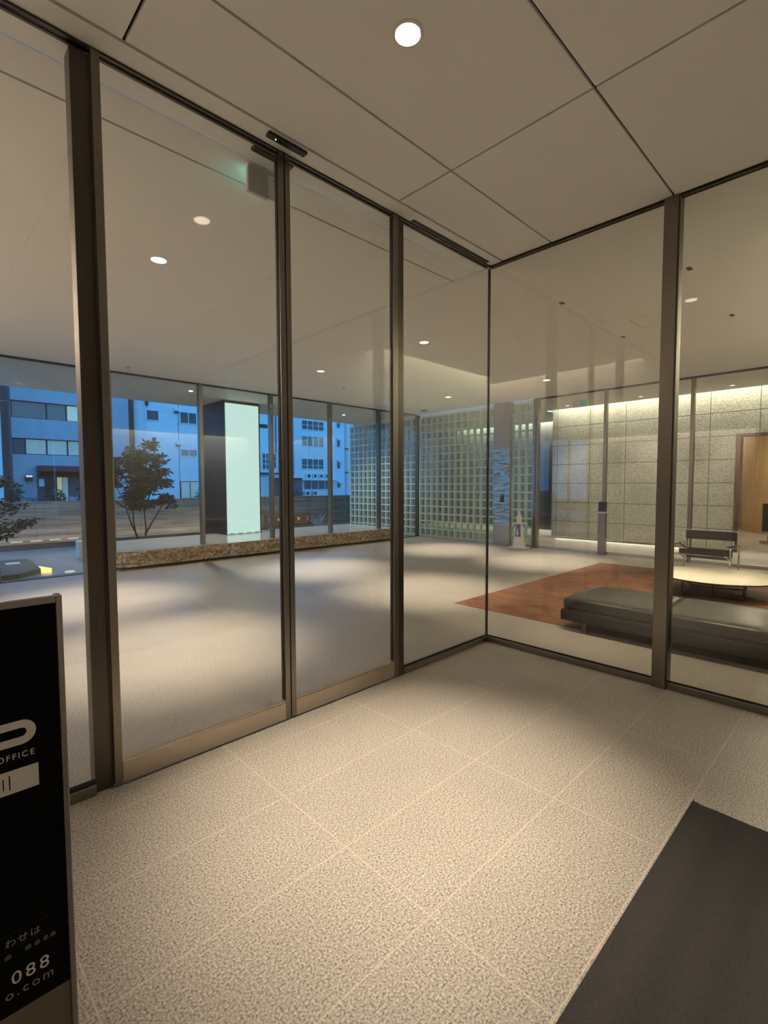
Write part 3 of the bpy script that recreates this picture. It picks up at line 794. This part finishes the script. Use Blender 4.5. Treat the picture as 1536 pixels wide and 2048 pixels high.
# ================================================================== EAST SIDE: steel pillar, cone, door pedestal
t = thing('steel_pillar', (11.0, 6.9, 0), 'stainless steel clad pillar between the glass block panels', 'pillar')
PX = 10.93
obj('core', BX((PX + .008, 11.16, 6.665, 7.155, 0, CEIL)), M['satin_steel'], t)
obj('upper_panel', BX((PX, PX + .008, 6.67, 7.15, 2.46, CEIL)), M['dull_steel'], t)
obj('mirror_panel', BX((PX, PX + .008, 6.67, 7.15, 0.53, 2.45)), M['mirror_steel'], t)
obj('lower_panel', BX((PX, PX + .008, 6.67, 7.15, 0.0, 0.52)), M['dull_steel'], t)
t = thing('intercom', (PX - .02, 6.89, 1.16), 'small black intercom box on the stainless pillar', 'intercom')
obj('body', BX((PX - .03, PX - .0005, 6.84, 6.93, 1.10, 1.30), bev=.006), M['black'], t)
obj('speaker_grille', BX((PX - .034, PX - .029, 6.85, 6.92, 1.25, 1.28)), M['grey_ink'], t)

t = thing('cone_sign', (10.66, 6.22, 0), 'white plastic cone sign with blue sticker beside the steel pillar', 'cone')
def cone(px, py):
    bm = bmesh.new(); box(bm, px - .17, px + .17, py - .20, py + .20, 0, .03, bev=.012); obj('base_plate', bm, M['white_plastic'], t)
    bm = bmesh.new(); lathe(bm, [(.165, .028), (.16, .05), (.145, .10), (.075, .62), (.055, .70), (.05, .71)], px, py, 28); obj('cone_body', bm, M['white_plastic'], t, smooth=True)
    bm = bmesh.new(); lathe(bm, [(.07, .60), (.19, .605), (.19, .62), (.07, .625)], px, py, 28); obj('collar_ring', bm, M['white_plastic'], t, smooth=True)
    bm = bmesh.new(); lathe(bm, [(.062, .66), (.060, .80), (.028, .815), (.022, .90), (.012, .905)], px, py, 20); obj('cap', bm, M['white_plastic'], t, smooth=True)
    # sticker wrapped on the cone, facing the camera and turned to the left
    bm = bmesh.new(); rows = []
    for i in range(7):
        z = .29 + i * .05
        r = .145 + (.075 - .145) * (z - .10) / .52 + .003
        rows.append([bm.verts.new((px + r * cos(a), py + r * sin(a), z)) for a in [radians(148 + k * 10) for k in range(9)]])
    for a, b in zip(rows, rows[1:]):
        for k in range(8): bm.faces.new((a[k], a[k + 1], b[k + 1], b[k]))
    st = obj('sticker', bm, M['blue_label'], t, smooth=True)
    bm = bmesh.new()
    for (z0, z1, aw) in ((.33, .44, 10), (.45, .49, 5)):
        ring = []
        for z in (z0, z1):
            r = .145 + (.075 - .145) * (z - .10) / .52 + .0045
            ring.append([bm.verts.new((px + r * cos(radians(188 + s * aw)), py + r * sin(radians(188 + s * aw)), z)) for s in (-1, -.5, 0, .5, 1)])
        for k in range(4): bm.faces.new((ring[0][k], ring[0][k + 1], ring[1][k + 1], ring[1][k]))
    obj('figure_mark', bm, M['white_ink'], st)
cone(10.66, 6.22)

t = thing('card_reader_pedestal', (EX, 4.35, 0), 'steel pedestal with black card reader at the east glass door', 'pedestal')
obj('post', BX((EX - .10, EX - .002, 4.265, 4.425, 0, 0.92), bev=.004), M['steel'], t)
obj('reader', BX((EX - .105, EX - .002, 4.27, 4.42, 0.95, 1.17), bev=.006), M['black'], t)
obj('collar', BX((EX - .095, EX - .002, 4.275, 4.415, 0.92, 0.95)), M['chrome'], t)

# dark round vent, sprinklers and hatch in the lobby ceiling
bm = bmesh.new(); lathe(bm, [(.10, CEIL - .0005), (.10, CEIL - .02), (.07, CEIL - .035)], 10.37, 9.05, 24)
tag(obj('ceiling_vent', bm, M['grey_ink'], origin=(10.37, 9.05, CEIL)), 'dark round ceiling vent near the glass block corner', 'vent')
for x, y, lab in ((2.85, 9.35, 'small sprinkler near the left street mullion'), (6.75, 8.15, 'small sprinkler above the stone bench middle')):
    bm = bmesh.new(); lathe(bm, [(.035, CEIL - .0005), (.035, CEIL - .006), (.012, CEIL - .01), (.012, CEIL - .03), (.022, CEIL - .034)], x, y, 16)
    tag(obj('sprinkler', bm, M['chrome'], origin=(x, y, CEIL)), lab, 'sprinkler', 'lobby ceiling sprinklers')
bm = BX((6.64, 7.12, 1.945, 1.951, CEIL - .001, CEIL - .0003), (6.64, 7.12, 2.349, 2.355, CEIL - .001, CEIL - .0003), (6.64, 6.646, 1.951, 2.349, CEIL - .001, CEIL - .0003), (7.114, 7.12, 1.951, 2.349, CEIL - .001, CEIL - .0003))
struct('trim_11', bm, M['grey_ink'])

# ================================================================== STONE BENCH at the street glazing
t = thing('stone_bench', (6.3, 10.7, 0), 'long split-faced stone bench running under the street glazing', 'bench')
def bench_side():
    bm = bmesh.new()
    path = [(2.64, 11.85), (2.64, 9.86), (2.86, 9.65), (10.0, 9.65), (10.0, 11.85)]
    pts = []
    for (ax, ay), (bx_, by_) in zip(path, path[1:]):
        L = math.hypot(bx_ - ax, by_ - ay); n = max(2, int(L / 0.035))
        for k in range(n): pts.append((ax + (bx_ - ax) * k / n, ay + (by_ - ay) * k / n))
    pts.append(path[-1])
    nz = 9
    rows = []
    for j in range(nz + 1):
        z = 0.055 + 0.275 * j / nz
        row = []
        for i, (x, y) in enumerate(pts):
            d = 0.0
            if 0 < j < nz + 1: d = 0.050 * noise.noise((x * 6, y * 6, z * 10)) + 0.040 * noise.noise((x * 15, y * 15, z * 21)) - 0.020 - (0.012 if j in (0, nz) else 0)
            nx, ny = 0, -1
            if i < len(pts) - 1:
                tx, ty = pts[i + 1][0] - x, pts[i + 1][1] - y
                l = math.hypot(tx, ty); nx, ny = ty / l, -tx / l
                if x < 3 and y > 9.8: nx, ny = -1, 0
            row.append(bm.verts.new((x + nx * d, y + ny * d, z)))
        rows.append(row)
    for a, b in zip(rows, rows[1:]):
        for k in range(len(pts) - 1): bm.faces.new((a[k], a[k + 1], b[k + 1], b[k]))
    bm.faces.new(rows[0][::-1]); bm.faces.new(rows[-1])
    return bm
obj('stone_body', bench_side(), M['rough_stone'], t)
bm = bmesh.new(); prism(bm, [(2.66, 11.84), (2.66, 9.88), (2.87, 9.672), (9.98, 9.672), (9.98, 11.84)], 0.3285, 0.334)
obj('polished_top', bm, M['slab_top'], t)
obj('recessed_plinth', BX((2.75, 9.93, 9.74, 11.78, 0.0, 0.056)), M['seal'], t)

# ================================================================== OUTDOORS, under the soffit
t = thing('light_column', (6.05, 12.0, 0.334), 'tall square column with glowing white front panel and dark sides', 'column')
LX0, LX1, LY0, LY1 = 5.58, 6.53, 11.27, 12.72
obj('dark_casing', BX((LX0, LX1, LY0 + .01, LY1, 0.335, CEIL - .001)), M['col_dark'], t)
obj('lit_panel', BX((LX0 + .012, LX1 - .03, LY0, LY0 + .01, 0.345, 3.56)), M['lightbox'], t)
obj('edge_trim', BX((LX0, LX0 + .012, LY0 - .004, LY0 + .01, 0.335, CEIL - .001), (LX1 - .03, LX1, LY0 - .004, LY0 + .01, 0.335, CEIL - .001), (LX0 + .012, LX1 - .03, LY0 - .004, LY0 + .01, 3.56, CEIL - .001)), M['col_trim'], t)
for k in range(4):
    x = LX0 + .07 + k * .23
    obj('vent_slot', BX((x, x + .13, LY0 - .003, LY0 + .001, 0.355, 0.368)), M['seal'], t)

# amber direction boxes on the outer concrete wall
for k, (x0, x1, arrow) in enumerate(((8.80, 9.14, 0), (9.20, 9.50, -1), (10.02, 10.38, 1), (10.44, 10.72, 0))):
    labs = ['leftmost amber sign box on the concrete wall, beside the lit column', 'amber sign box with a left-pointing arrow on the concrete wall',
            'amber sign box with a right-pointing arrow on the concrete wall', 'rightmost amber sign box on the concrete wall, with a bar mark']
    t = thing('amber_sign', ((x0 + x1) / 2, 14.95, 0.16), labs[k], 'sign', 'amber sign boxes on the concrete wall')
    obj('box', BX((x0, x1, 14.93, 14.998, 0.16, 0.52), bev=.01), M['amber'], t)
    xm = (x0 + x1) / 2
    if arrow:
        bm = flat_poly([(xm - .05 * arrow, .26), (xm + .06 * arrow, .34), (xm - .05 * arrow, .42)], 14.927, .003)
    else:
        bm = BX((xm - .012, xm + .012, 14.927, 14.93, .25, .43))
    obj('arrow' if arrow else 'bar_mark', bm, M['arrow_ink'], t)

# low dark planter with a yellow marker light, bollard, ground light
t = thing('stone_kerb', (1.15, 11.0, 0), 'low dark stone kerb block outside the left doorway', 'kerb')
bm = bmesh.new(); prism(bm, [(0.55, 12.25), (0.55, 10.15), (1.30, 10.15), (1.66, 10.55), (1.72, 12.25)], -0.01, 0.07)
obj('stone', bm, M['kerb'], t)
obj('name_plate', BX((1.28, 1.50, 11.5, 11.75, 0.07, 0.075)), M['white_plastic'], t)
bm = bmesh.new(); prism(bm, [(1.67, 10.55), (1.80, 10.45), (1.86, 10.75), (1.73, 11.2)], -0.01, 0.03)
tag(obj('marker_light', bm, M['lamp_yellow'], origin=(1.75, 10.7, 0)), 'yellow glowing marker light at the tip of the dark kerb', 'light')
tag(obj('bollard', BX((2.58, 2.90, 12.0, 12.3, -0.01, 0.36), bev=.01), M['concrete'], origin=(2.7, 12.1, 0)), 'pale square bollard left of the stone bench', 'bollard')
bm = bmesh.new(); lathe(bm, [(.08, -.009), (.08, .004), (.06, .006)], 2.06, 10.32, 18)
tag(obj('ground_light', bm, emission('ground_lens', (.9, .85, .8), .8), origin=(2.06, 10.32, 0)), 'round ground light in the pavement outside the doorway', 'light')
for k, x in enumerate((1.72, 2.12, 2.52, 2.92, 3.32)):
    pass
t = thing('wall_uplight', (2.4, 14.85, 0), 'broken strip of low lights along the concrete wall foot', 'light')
for x in (1.75, 2.15, 2.55, 2.95):
    obj('strip_lens', BX((x, x + .24, 14.86, 14.88, 0.16, 0.19)), emission('strip_lens', (.9, .8, .65), .7), t)
obj('drain_lip', BX((-3, 8.7, 14.58, 14.63, -0.01, 0.13)), M['asphalt'], t)
cove('wall_graze', (-3, 14.72, 0.04), (8.6, 14.72, 0.04), 34, WARM, (radians(170), 0, 0), .05)

def leaf_mass(bm, centre, rad, n, size, rng):
    c = Vector(centre)
    for _ in range(n):
        while True:
            p = Vector((rng.uniform(-1, 1), rng.uniform(-1, 1), rng.uniform(-1, 1)))
            if p.length <= 1: break
        p = c + Vector((p.x * rad[0], p.y * rad[1], p.z * rad[2]))
        d = Vector((rng.uniform(-1, 1), rng.uniform(-1, 1), rng.uniform(-.7, .3))).normalized()
        s = d.cross(Vector((rng.uniform(-1, 1), rng.uniform(-1, 1), rng.uniform(-1, 1)))).normalized()
        L = size * rng.uniform(.7, 1.3); W = L * .42
        up = d.cross(s) * L * .12
        v = [bm.verts.new(q) for q in (p, p + d * L * .5 + s * W * .5 + up, p + d * L, p + d * L * .5 - s * W * .5 + up)]
        bm.faces.new((v[0], v[1], v[2])); bm.faces.new((v[0], v[2], v[3]))
def tree(name, base, stems, masses, leafn, lsize, label, seed):
    rng = random.Random(seed)
    t = thing(name, base, label, 'tree')
    bm = bmesh.new()
    for st in stems: tube(bm, st, 0.024, 7, 0.006)
    obj('trunk', bm, M['bark'], t, smooth=True)
    bm = bmesh.new()
    for c, r, k in masses:
        for _ in range(max(3, int(34 * k))):
            d = Vector((rng.gauss(0, .5), rng.gauss(0, .5), rng.gauss(0, .5)))
            if d.length > 1.25: d = d.normalized() * 1.25
            q = Vector(c) + Vector((d.x * r[0], d.y * r[1], d.z * r[2]))
            leaf_mass(bm, q, (.15, .15, .045), int(leafn / 34), lsize, rng)
    obj('foliage', bm, M['leaf'], t)
TYY = 13.6
tree('young_tree', (4.44, TYY, -0.01),
     [[(4.44, TYY, -.01), (4.47, TYY, .45), (4.43, TYY, 1.0), (4.47, TYY + .05, 1.7), (4.6, TYY, 2.3)],
      [(4.44, TYY, .25), (4.62, TYY - .05, .60), (4.86, TYY, .95), (5.05, TYY, 1.35)],
      [(4.36, TYY, -.01), (4.12, TYY, .55), (3.92, TYY - .1, 1.15), (3.72, TYY, 1.7)],
      [(4.30, TYY + .1, -.01), (4.2, TYY + .1, .6), (4.18, TYY, 1.3), (4.15, TYY, 2.2)],
      [(4.43, TYY, .9), (4.7, TYY + .1, 1.5), (4.85, TYY, 2.1)],
      [(3.92, TYY - .1, 1.0), (3.5, TYY - .2, 1.35), (3.2, TYY - .3, 1.62)]],
     [((4.22, TYY, 2.25), (.42, .35, .26), 1.0), ((4.72, TYY, 2.30), (.20, .2, .34), .35), ((4.40, TYY, 1.75), (.36, .35, .45), 1.1),
      ((4.85, TYY, 1.75), (.36, .3, .30), .6), ((4.25, TYY, 1.35), (.28, .3, .3), .6), ((4.95, TYY, 1.15), (.28, .25, .13), .35), ((4.3, TYY, 1.05), (.34, .3, .18), .4),
      ((3.75, TYY, 1.95), (.26, .25, .35), .5), ((3.2, TYY - .3, 1.55), (.26, .25, .24), .3), ((3.35, TYY - .3, 1.2), (.2, .2, .14), .14), ((4.6, TYY, 2.68), (.1, .1, .07), .06)],
     1150, 0.125, 'dark leafy young tree with several thin stems behind the bench', 3)
tree('small_maple', (1.0, 12.9, -0.01),
     [[(1.0, 12.9, -.01), (1.1, 12.9, .6), (1.25, 12.9, 1.3), (1.3, 12.9, 1.9)], [(1.1, 12.9, .5), (1.5, 12.85, .75), (1.85, 12.8, .85)]],
     [((1.45, 12.9, 1.15), (.32, .3, .16), .4), ((1.55, 12.8, .68), (.36, .3, .13), .4), ((1.25, 12.9, 1.65), (.3, .3, .22), .4), ((1.75, 12.8, .8), (.2, .2, .08), .12), ((1.42, 12.8, .45), (.2, .2, .08), .12)],
     600, 0.11, 'small dark tree at the left edge in front of the concrete wall', 5)
rng = random.Random(11)
bm = bmesh.new()
for k in range(46):
    a = rng.uniform(0, 2 * pi); l = rng.uniform(.35, .75); lean = rng.uniform(.05, .75)
    bx_, by_ = 10.55 + rng.uniform(-.16, .16), 14.3 + rng.uniform(-.12, .12)
    p0 = Vector((bx_, by_, -.01)); d = Vector((cos(a) * lean, sin(a) * lean, 1)).normalized()
    s = Vector((-sin(a), cos(a), 0)) * .012
    p1 = p0 + d * l * .6; p2 = p0 + d * l + Vector((cos(a) * .06, sin(a) * .06, -.04))
    v = [bm.verts.new(q) for q in (p0 - s, p0 + s, p1 + s, p1 - s, p2)]
    bm.faces.new(v[:4]); bm.faces.new((v[3], v[2], v[4]))
tag(obj('spiky_grass', bm, M['grass'], origin=(10.55, 14.3, -.01)), 'pale spiky grass tuft in front of the concrete wall', 'plant')

# ================================================================== BUILDINGS ACROSS THE STREET
def framed_window(parent, x0, x1, z0, z1, y, pane_m, frame_m, splits=1, bars=(), th=.06):
    xs = [x0 + (x1 - x0) * k / splits for k in range(splits + 1)]
    bs = [(x0 - th, x1 + th, y - .06, y, z0 - th, z0), (x0 - th, x1 + th, y - .06, y, z1, z1 + th)]
    bs += [(x - th / 2, x + th / 2, y - .06, y, z0, z1) for x in xs]
    for b in bars: bs.append((x0, x1, y - .05, y, z0 + (z1 - z0) * b - .03, z0 + (z1 - z0) * b + .03))
    f = obj('window', BX(*bs), frame_m, parent)
    obj('pane', BX((x0, x1, y - .02, y - .001, z0, z1)), pane_m, f)
    return f
# A: slate building with ribbon windows
AY = 43.0
t = thing('office_building', (9.2, 48, -.1), 'slate blue building with ribbon windows and maroon awning, seen at the left', 'building')
obj('wall', BX((5.40, 13.05, AY + .35, 53, -.1, 13), (5.40, 13.05, AY, AY + .35, 2.9, 3.82), (5.40, 13.05, AY, AY + .35, 4.97, 6.40), (5.40, 13.05, AY, AY + .35, 7.62, 13),
                (10.9, 13.05, AY, AY + .35, -.1, 2.9), (10.9, 13.05, AY, AY + .35, 3.82, 4.97), (10.9, 13.05, AY, AY + .35, 6.4, 7.62), (5.40, 6.75, AY, AY + .35, -.1, 2.9), (8.75, 10.9, AY, AY + .35, -.1, .75)), M['b_slate'], t)
def ribbon(z0, z1, cuts, mats, y=AY + .25):
    for (a, b), m in zip(zip(cuts, cuts[1:]), mats):
        f = obj('window', BX((a, b, y - .03, y + .05, z0, z0 + .06), (a, b, y - .03, y + .05, z1 - .06, z1), (a, a + .05, y - .03, y + .05, z0, z1), (b - .05, b, y - .03, y + .05, z0, z1)), M['b_dark'], t)
        obj('pane', BX((a + .05, b - .05, y, y + .03, z0 + .06, z1 - .06)), m, f)
ribbon(6.40, 7.62, [5.45, 7.53, 8.78, 10.1, 10.9], [M['b_pane_grey'], M['b_pane_grey'], M['b_lit'], M['b_pane_grey']])
ribbon(3.82, 4.97, [5.45, 6.18, 7.47, 8.78, 10.1, 10.9], [M['b_pane'], M['b_lit_dim'], M['b_lit_dim'], M['b_lit_dim'], M['b_lit_dim']])
bm = bmesh.new()
for (y0, z0), (y1, z1) in (((AY, 3.05), (AY - .9, 2.62)), ((AY - .9, 2.62), (AY - .9, 2.32))):
    v = [bm.verts.new(q) for q in ((6.75, y0, z0), (10.9, y0, z0), (10.9, y1, z1), (6.75, y1, z1))]; bm.faces.new(v)
bmesh.ops.solidify(bm, geom=bm.faces[:], thickness=.04)
obj('awning', bm, M['awning'], t)
obj('shopfront', BX((6.75, 10.9, AY + .2, AY + .3, -.1, 2.4)), plain('shopfront_dark', (.10, .07, .09), .6), t)
for a, b, m in ((7.28, 7.60, M['b_pane']), (7.64, 7.96, M['b_pane']), (8.03, 8.32, M['b_lit_warm']), (8.36, 8.70, M['b_lit_dim'])):
    obj('shop_window', BX((a, b, AY + .15, AY + .2, .3, 2.2)), m, t)
obj('meter_box', BX((6.85, 7.17, AY - .2, AY + .2, 1.52, 2.06)), M['b_white'], t)
obj('lamp_hood', BX((6.05, 6.46, AY - .35, AY, 1.95, 2.30)), M['b_dark'], t)
obj('lamp_tube', BX((6.07, 6.44, AY - .37, AY - .35, 2.20, 2.30)), emission('hood_tube', (.8, .9, 1), 1.2), t)
# B: pale building
BY = 42.0
t = thing('pale_building', (19.7, 47, -.1), 'pale blue rendered building behind the young tree and lit column', 'building')
obj('wall', BX((14.0, 26.15, BY, 52, -.1, 13)), M['b_pale'], t)
bm = bmesh.new(); tube(bm, [(14.35, BY + .9, -.1), (14.35, BY + .9, 13)], .9, 20); obj('rounded_corner', bm, M['b_pale'], t, smooth=True)
framed_window(t, 14.08, 15.04, 6.91, 7.66, BY, M['b_pane'], M['b_white'])
framed_window(t, 16.78, 18.2, 6.88, 7.77, BY, M['b_pane'], M['b_white'], 2)
framed_window(t, 16.78, 18.2, 4.09, 4.62, BY, M['b_pane_grey'], M['b_white'], 2)
framed_window(t, 16.70, 18.3, 0.5, 1.86, BY, M['b_lit_dim'], M['b_dark'], 2)
framed_window(t, 24.55, 25.25, 3.14, 4.61, BY, M['b_pane'], M['b_white'], 2, (.33, .66))
framed_window(t, 25.76, 26.1, 3.21, 4.61, BY, M['b_pane'], M['b_white'], 1, (.5,))
obj('window_slot', BX((24.2, 25.19, BY - .02, BY, 7.05, 7.42)), M['b_dark'], t)
obj('ledge', BX((24.2, 27.6, BY - .35, BY, 2.62, 2.78)), M['b_dark'], t)
for x, z, w in ((13.95, 8.15, .25), (16.28, 7.80, .34), (16.38, 5.0, .34), (14.50, 5.22, .22)):
    obj('vent_hood', BX((x, x + w, BY - .25, BY, z, z + .26)), M['b_white'] if w > .3 else M['b_dark'], t)
    obj('vent_mouth', BX((x + .02, x + w - .02, BY - .24, BY - .001, z - .14, z)), M['b_dark'], t)
for x in (13.98, 26.04, 25.6):
    bm = bmesh.new(); tube(bm, [(x, BY - .1, .3 if x < 20 else 4.7), (x, BY - .1, 10)], .05, 8); obj('drain_pipe', bm, M['b_pale'] if x < 20 else M['b_dark'], t)
obj('expansion_joint', BX((16.62, 16.66, BY - .01, BY + .01, -.1, 13)), M['b_dark'], t)
obj('wall_plate', BX((17.55, 18.2, BY - .05, BY, 4.81, 5.26)), M['b_white'], t)
t = thing('shed', (26.7, 41, -.1), 'dark shed with pale roof edge right of the lit column', 'shed')
obj('body', BX((25.7, 28.4, 40.9, 41.9, -.1, 2.27)), plain('shed_body', (.10, .09, .10), .8, var=.2), t)
obj('roof', BX((25.55, 28.5, 40.6, 41.95, 2.28, 2.55)), M['b_white'], t)
# C: white building with metal windows
CY = 56.0
t = thing('white_building', (42, 61, -.1), 'white building with four window rows left of the glass block wall', 'building')
obj('wall', BX((36.8, 46.42, CY, 66, -.1, 15)), M['b_white'], t)
framed_window(t, 38.87, 42.60, 9.25, 10.42, CY, M['b_pane'], M['b_white'], 4, (.5,), .1)
framed_window(t, 38.84, 42.57, 6.97, 8.27, CY, M['b_pane_grey'], M['b_white'], 4, (), .1)
framed_window(t, 38.79, 42.53, 3.86, 5.18, CY, M['b_pane'], M['b_white'], 4, (.35,), .1)
framed_window(t, 39.12, 43.9, 1.01, 2.15, CY, M['b_pane'], M['b_white'], 4, (), .1)
for z0, z1 in ((9.9, 10.8), (7.13, 8.32), (3.99, 5.21), (1.21, 2.09)):
    f = framed_window(t, 44.96, 45.55, z0, z1, CY, M['b_pane'], M['b_white'])
    obj('hood', BX((45.1, 45.75, CY - .35, CY, z1 - .3, z1 + .02)), M['b_white'], f)
obj('ledge', BX((38.0, 44.6, CY - .8, CY, 2.22, 2.48)), M['b_white'], t)
bm = bmesh.new(); tube(bm, [(37.6, CY - .15, 0), (37.6, CY - .15, 14)], .09, 8); obj('drain_pipe', bm, M['b_pale'], t)
obj('side_wing', BX((34.0, 36.8, CY + 1.5, 64, -.1, 15)), M['b_pale'], t)
g = None
def ac_unit(x, z, y, label):
    u = thing('ac_unit', (x + .4, y - .3, z), label, 'air conditioner', 'air conditioners of the white building')
    obj('casing', BX((x, x + .78, y - .5, y - .12, z, z + .68), bev=.02), M['ac'], u)
    bm = bmesh.new(); tube(bm, [(x + .32, y - .515, z + .34), (x + .32, y - .5, z + .34)], .25, 20); obj('fan_grille', bm, M['b_dark'], u)
for k, w in enumerate(('leftmost', 'second from the left', 'second from the right', 'rightmost')):
    ac_unit(39.35 + k * 1.06, 2.481, CY, w + ' air conditioner of the four on the white building ledge')
t2 = thing('ac_rack', (40.2, CY - .4, 0), 'dark low rack under the two bottom air conditioners', 'rack')
obj('frame', BX((38.9, 41.5, CY - .55, CY - .05, -.1, .10)), M['b_dark'], t2)
ac_unit(39.1, .101, CY, 'left one of the two air conditioners low on the white building')
ac_unit(40.4, .101, CY, 'right one of the two air conditioners low on the white building')
t = thing('round_tower', (48.1, 57, -.1), 'narrow building with rounded pipe-like edge beside the outdoor glass blocks', 'building')
bm = bmesh.new(); tube(bm, [(47.65, 57.0, -.1), (47.65, 57.0, 15)], .62, 18); obj('rounded_edge', bm, M['b_white'], t, smooth=True)
obj('wall', BX((47.65, 56, 56.5, 64, -.1, 15)), M['b_white'], t)
for z in (3.4, 6.9): obj('band', BX((46.98, 47.5, 56.3, 57.2, z, z + .12)), M['b_dark'], t)
obj('back_wall', BX((46.43, 47.5, 60, 64, -.1, 15)), M['b_dark'], t)
# D: light block at far left
t = thing('corner_building', (0, 45, -.1), 'light blue building sliver at the extreme left edge', 'building')
obj('wall', BX((-12, 4.48, 40, 50, .6, 15)), M['b_white'], t)
obj('base', BX((-12, 4.3, 40.2, 50, -.1, .6)), M['b_dark'], t)
struct('backdrop_block', BX((27.0, 34.0, 60, 70, -.1, 14)), M['b_pale'])
# shrubs across the street
for k, (x, y, z, rx, rz, n) in enumerate(((5.3, 42.2, .9, .4, 1.0, 260), (7.6, 41.5, .7, .6, .75, 320), (6.2, 40.3, .35, 1.1, .40, 200), (9.5, 41.3, .5, .9, .55, 260), (18.1, 40.8, .6, .7, .75, 260), (27.6, 40.3, .5, .5, .7, 120))):
    labs = ['dark shrub at the corner of the slate building', 'bushy dark shrub under the meter box of the slate building', 'low hedge strip before the slate building',
            'shrub beside the lit shop door under the maroon awning', 'shrub before the pale building garage', 'dark shrub at the shed']
    r_ = random.Random(20 + k); bm = bmesh.new(); leaf_mass(bm, (x, y, z), (rx, .5, rz), n, .26, r_)
    tag(obj('shrub', bm, M['shrub'], origin=(x, y, -.1)), labs[k], 'shrub', 'shrubs across the street')
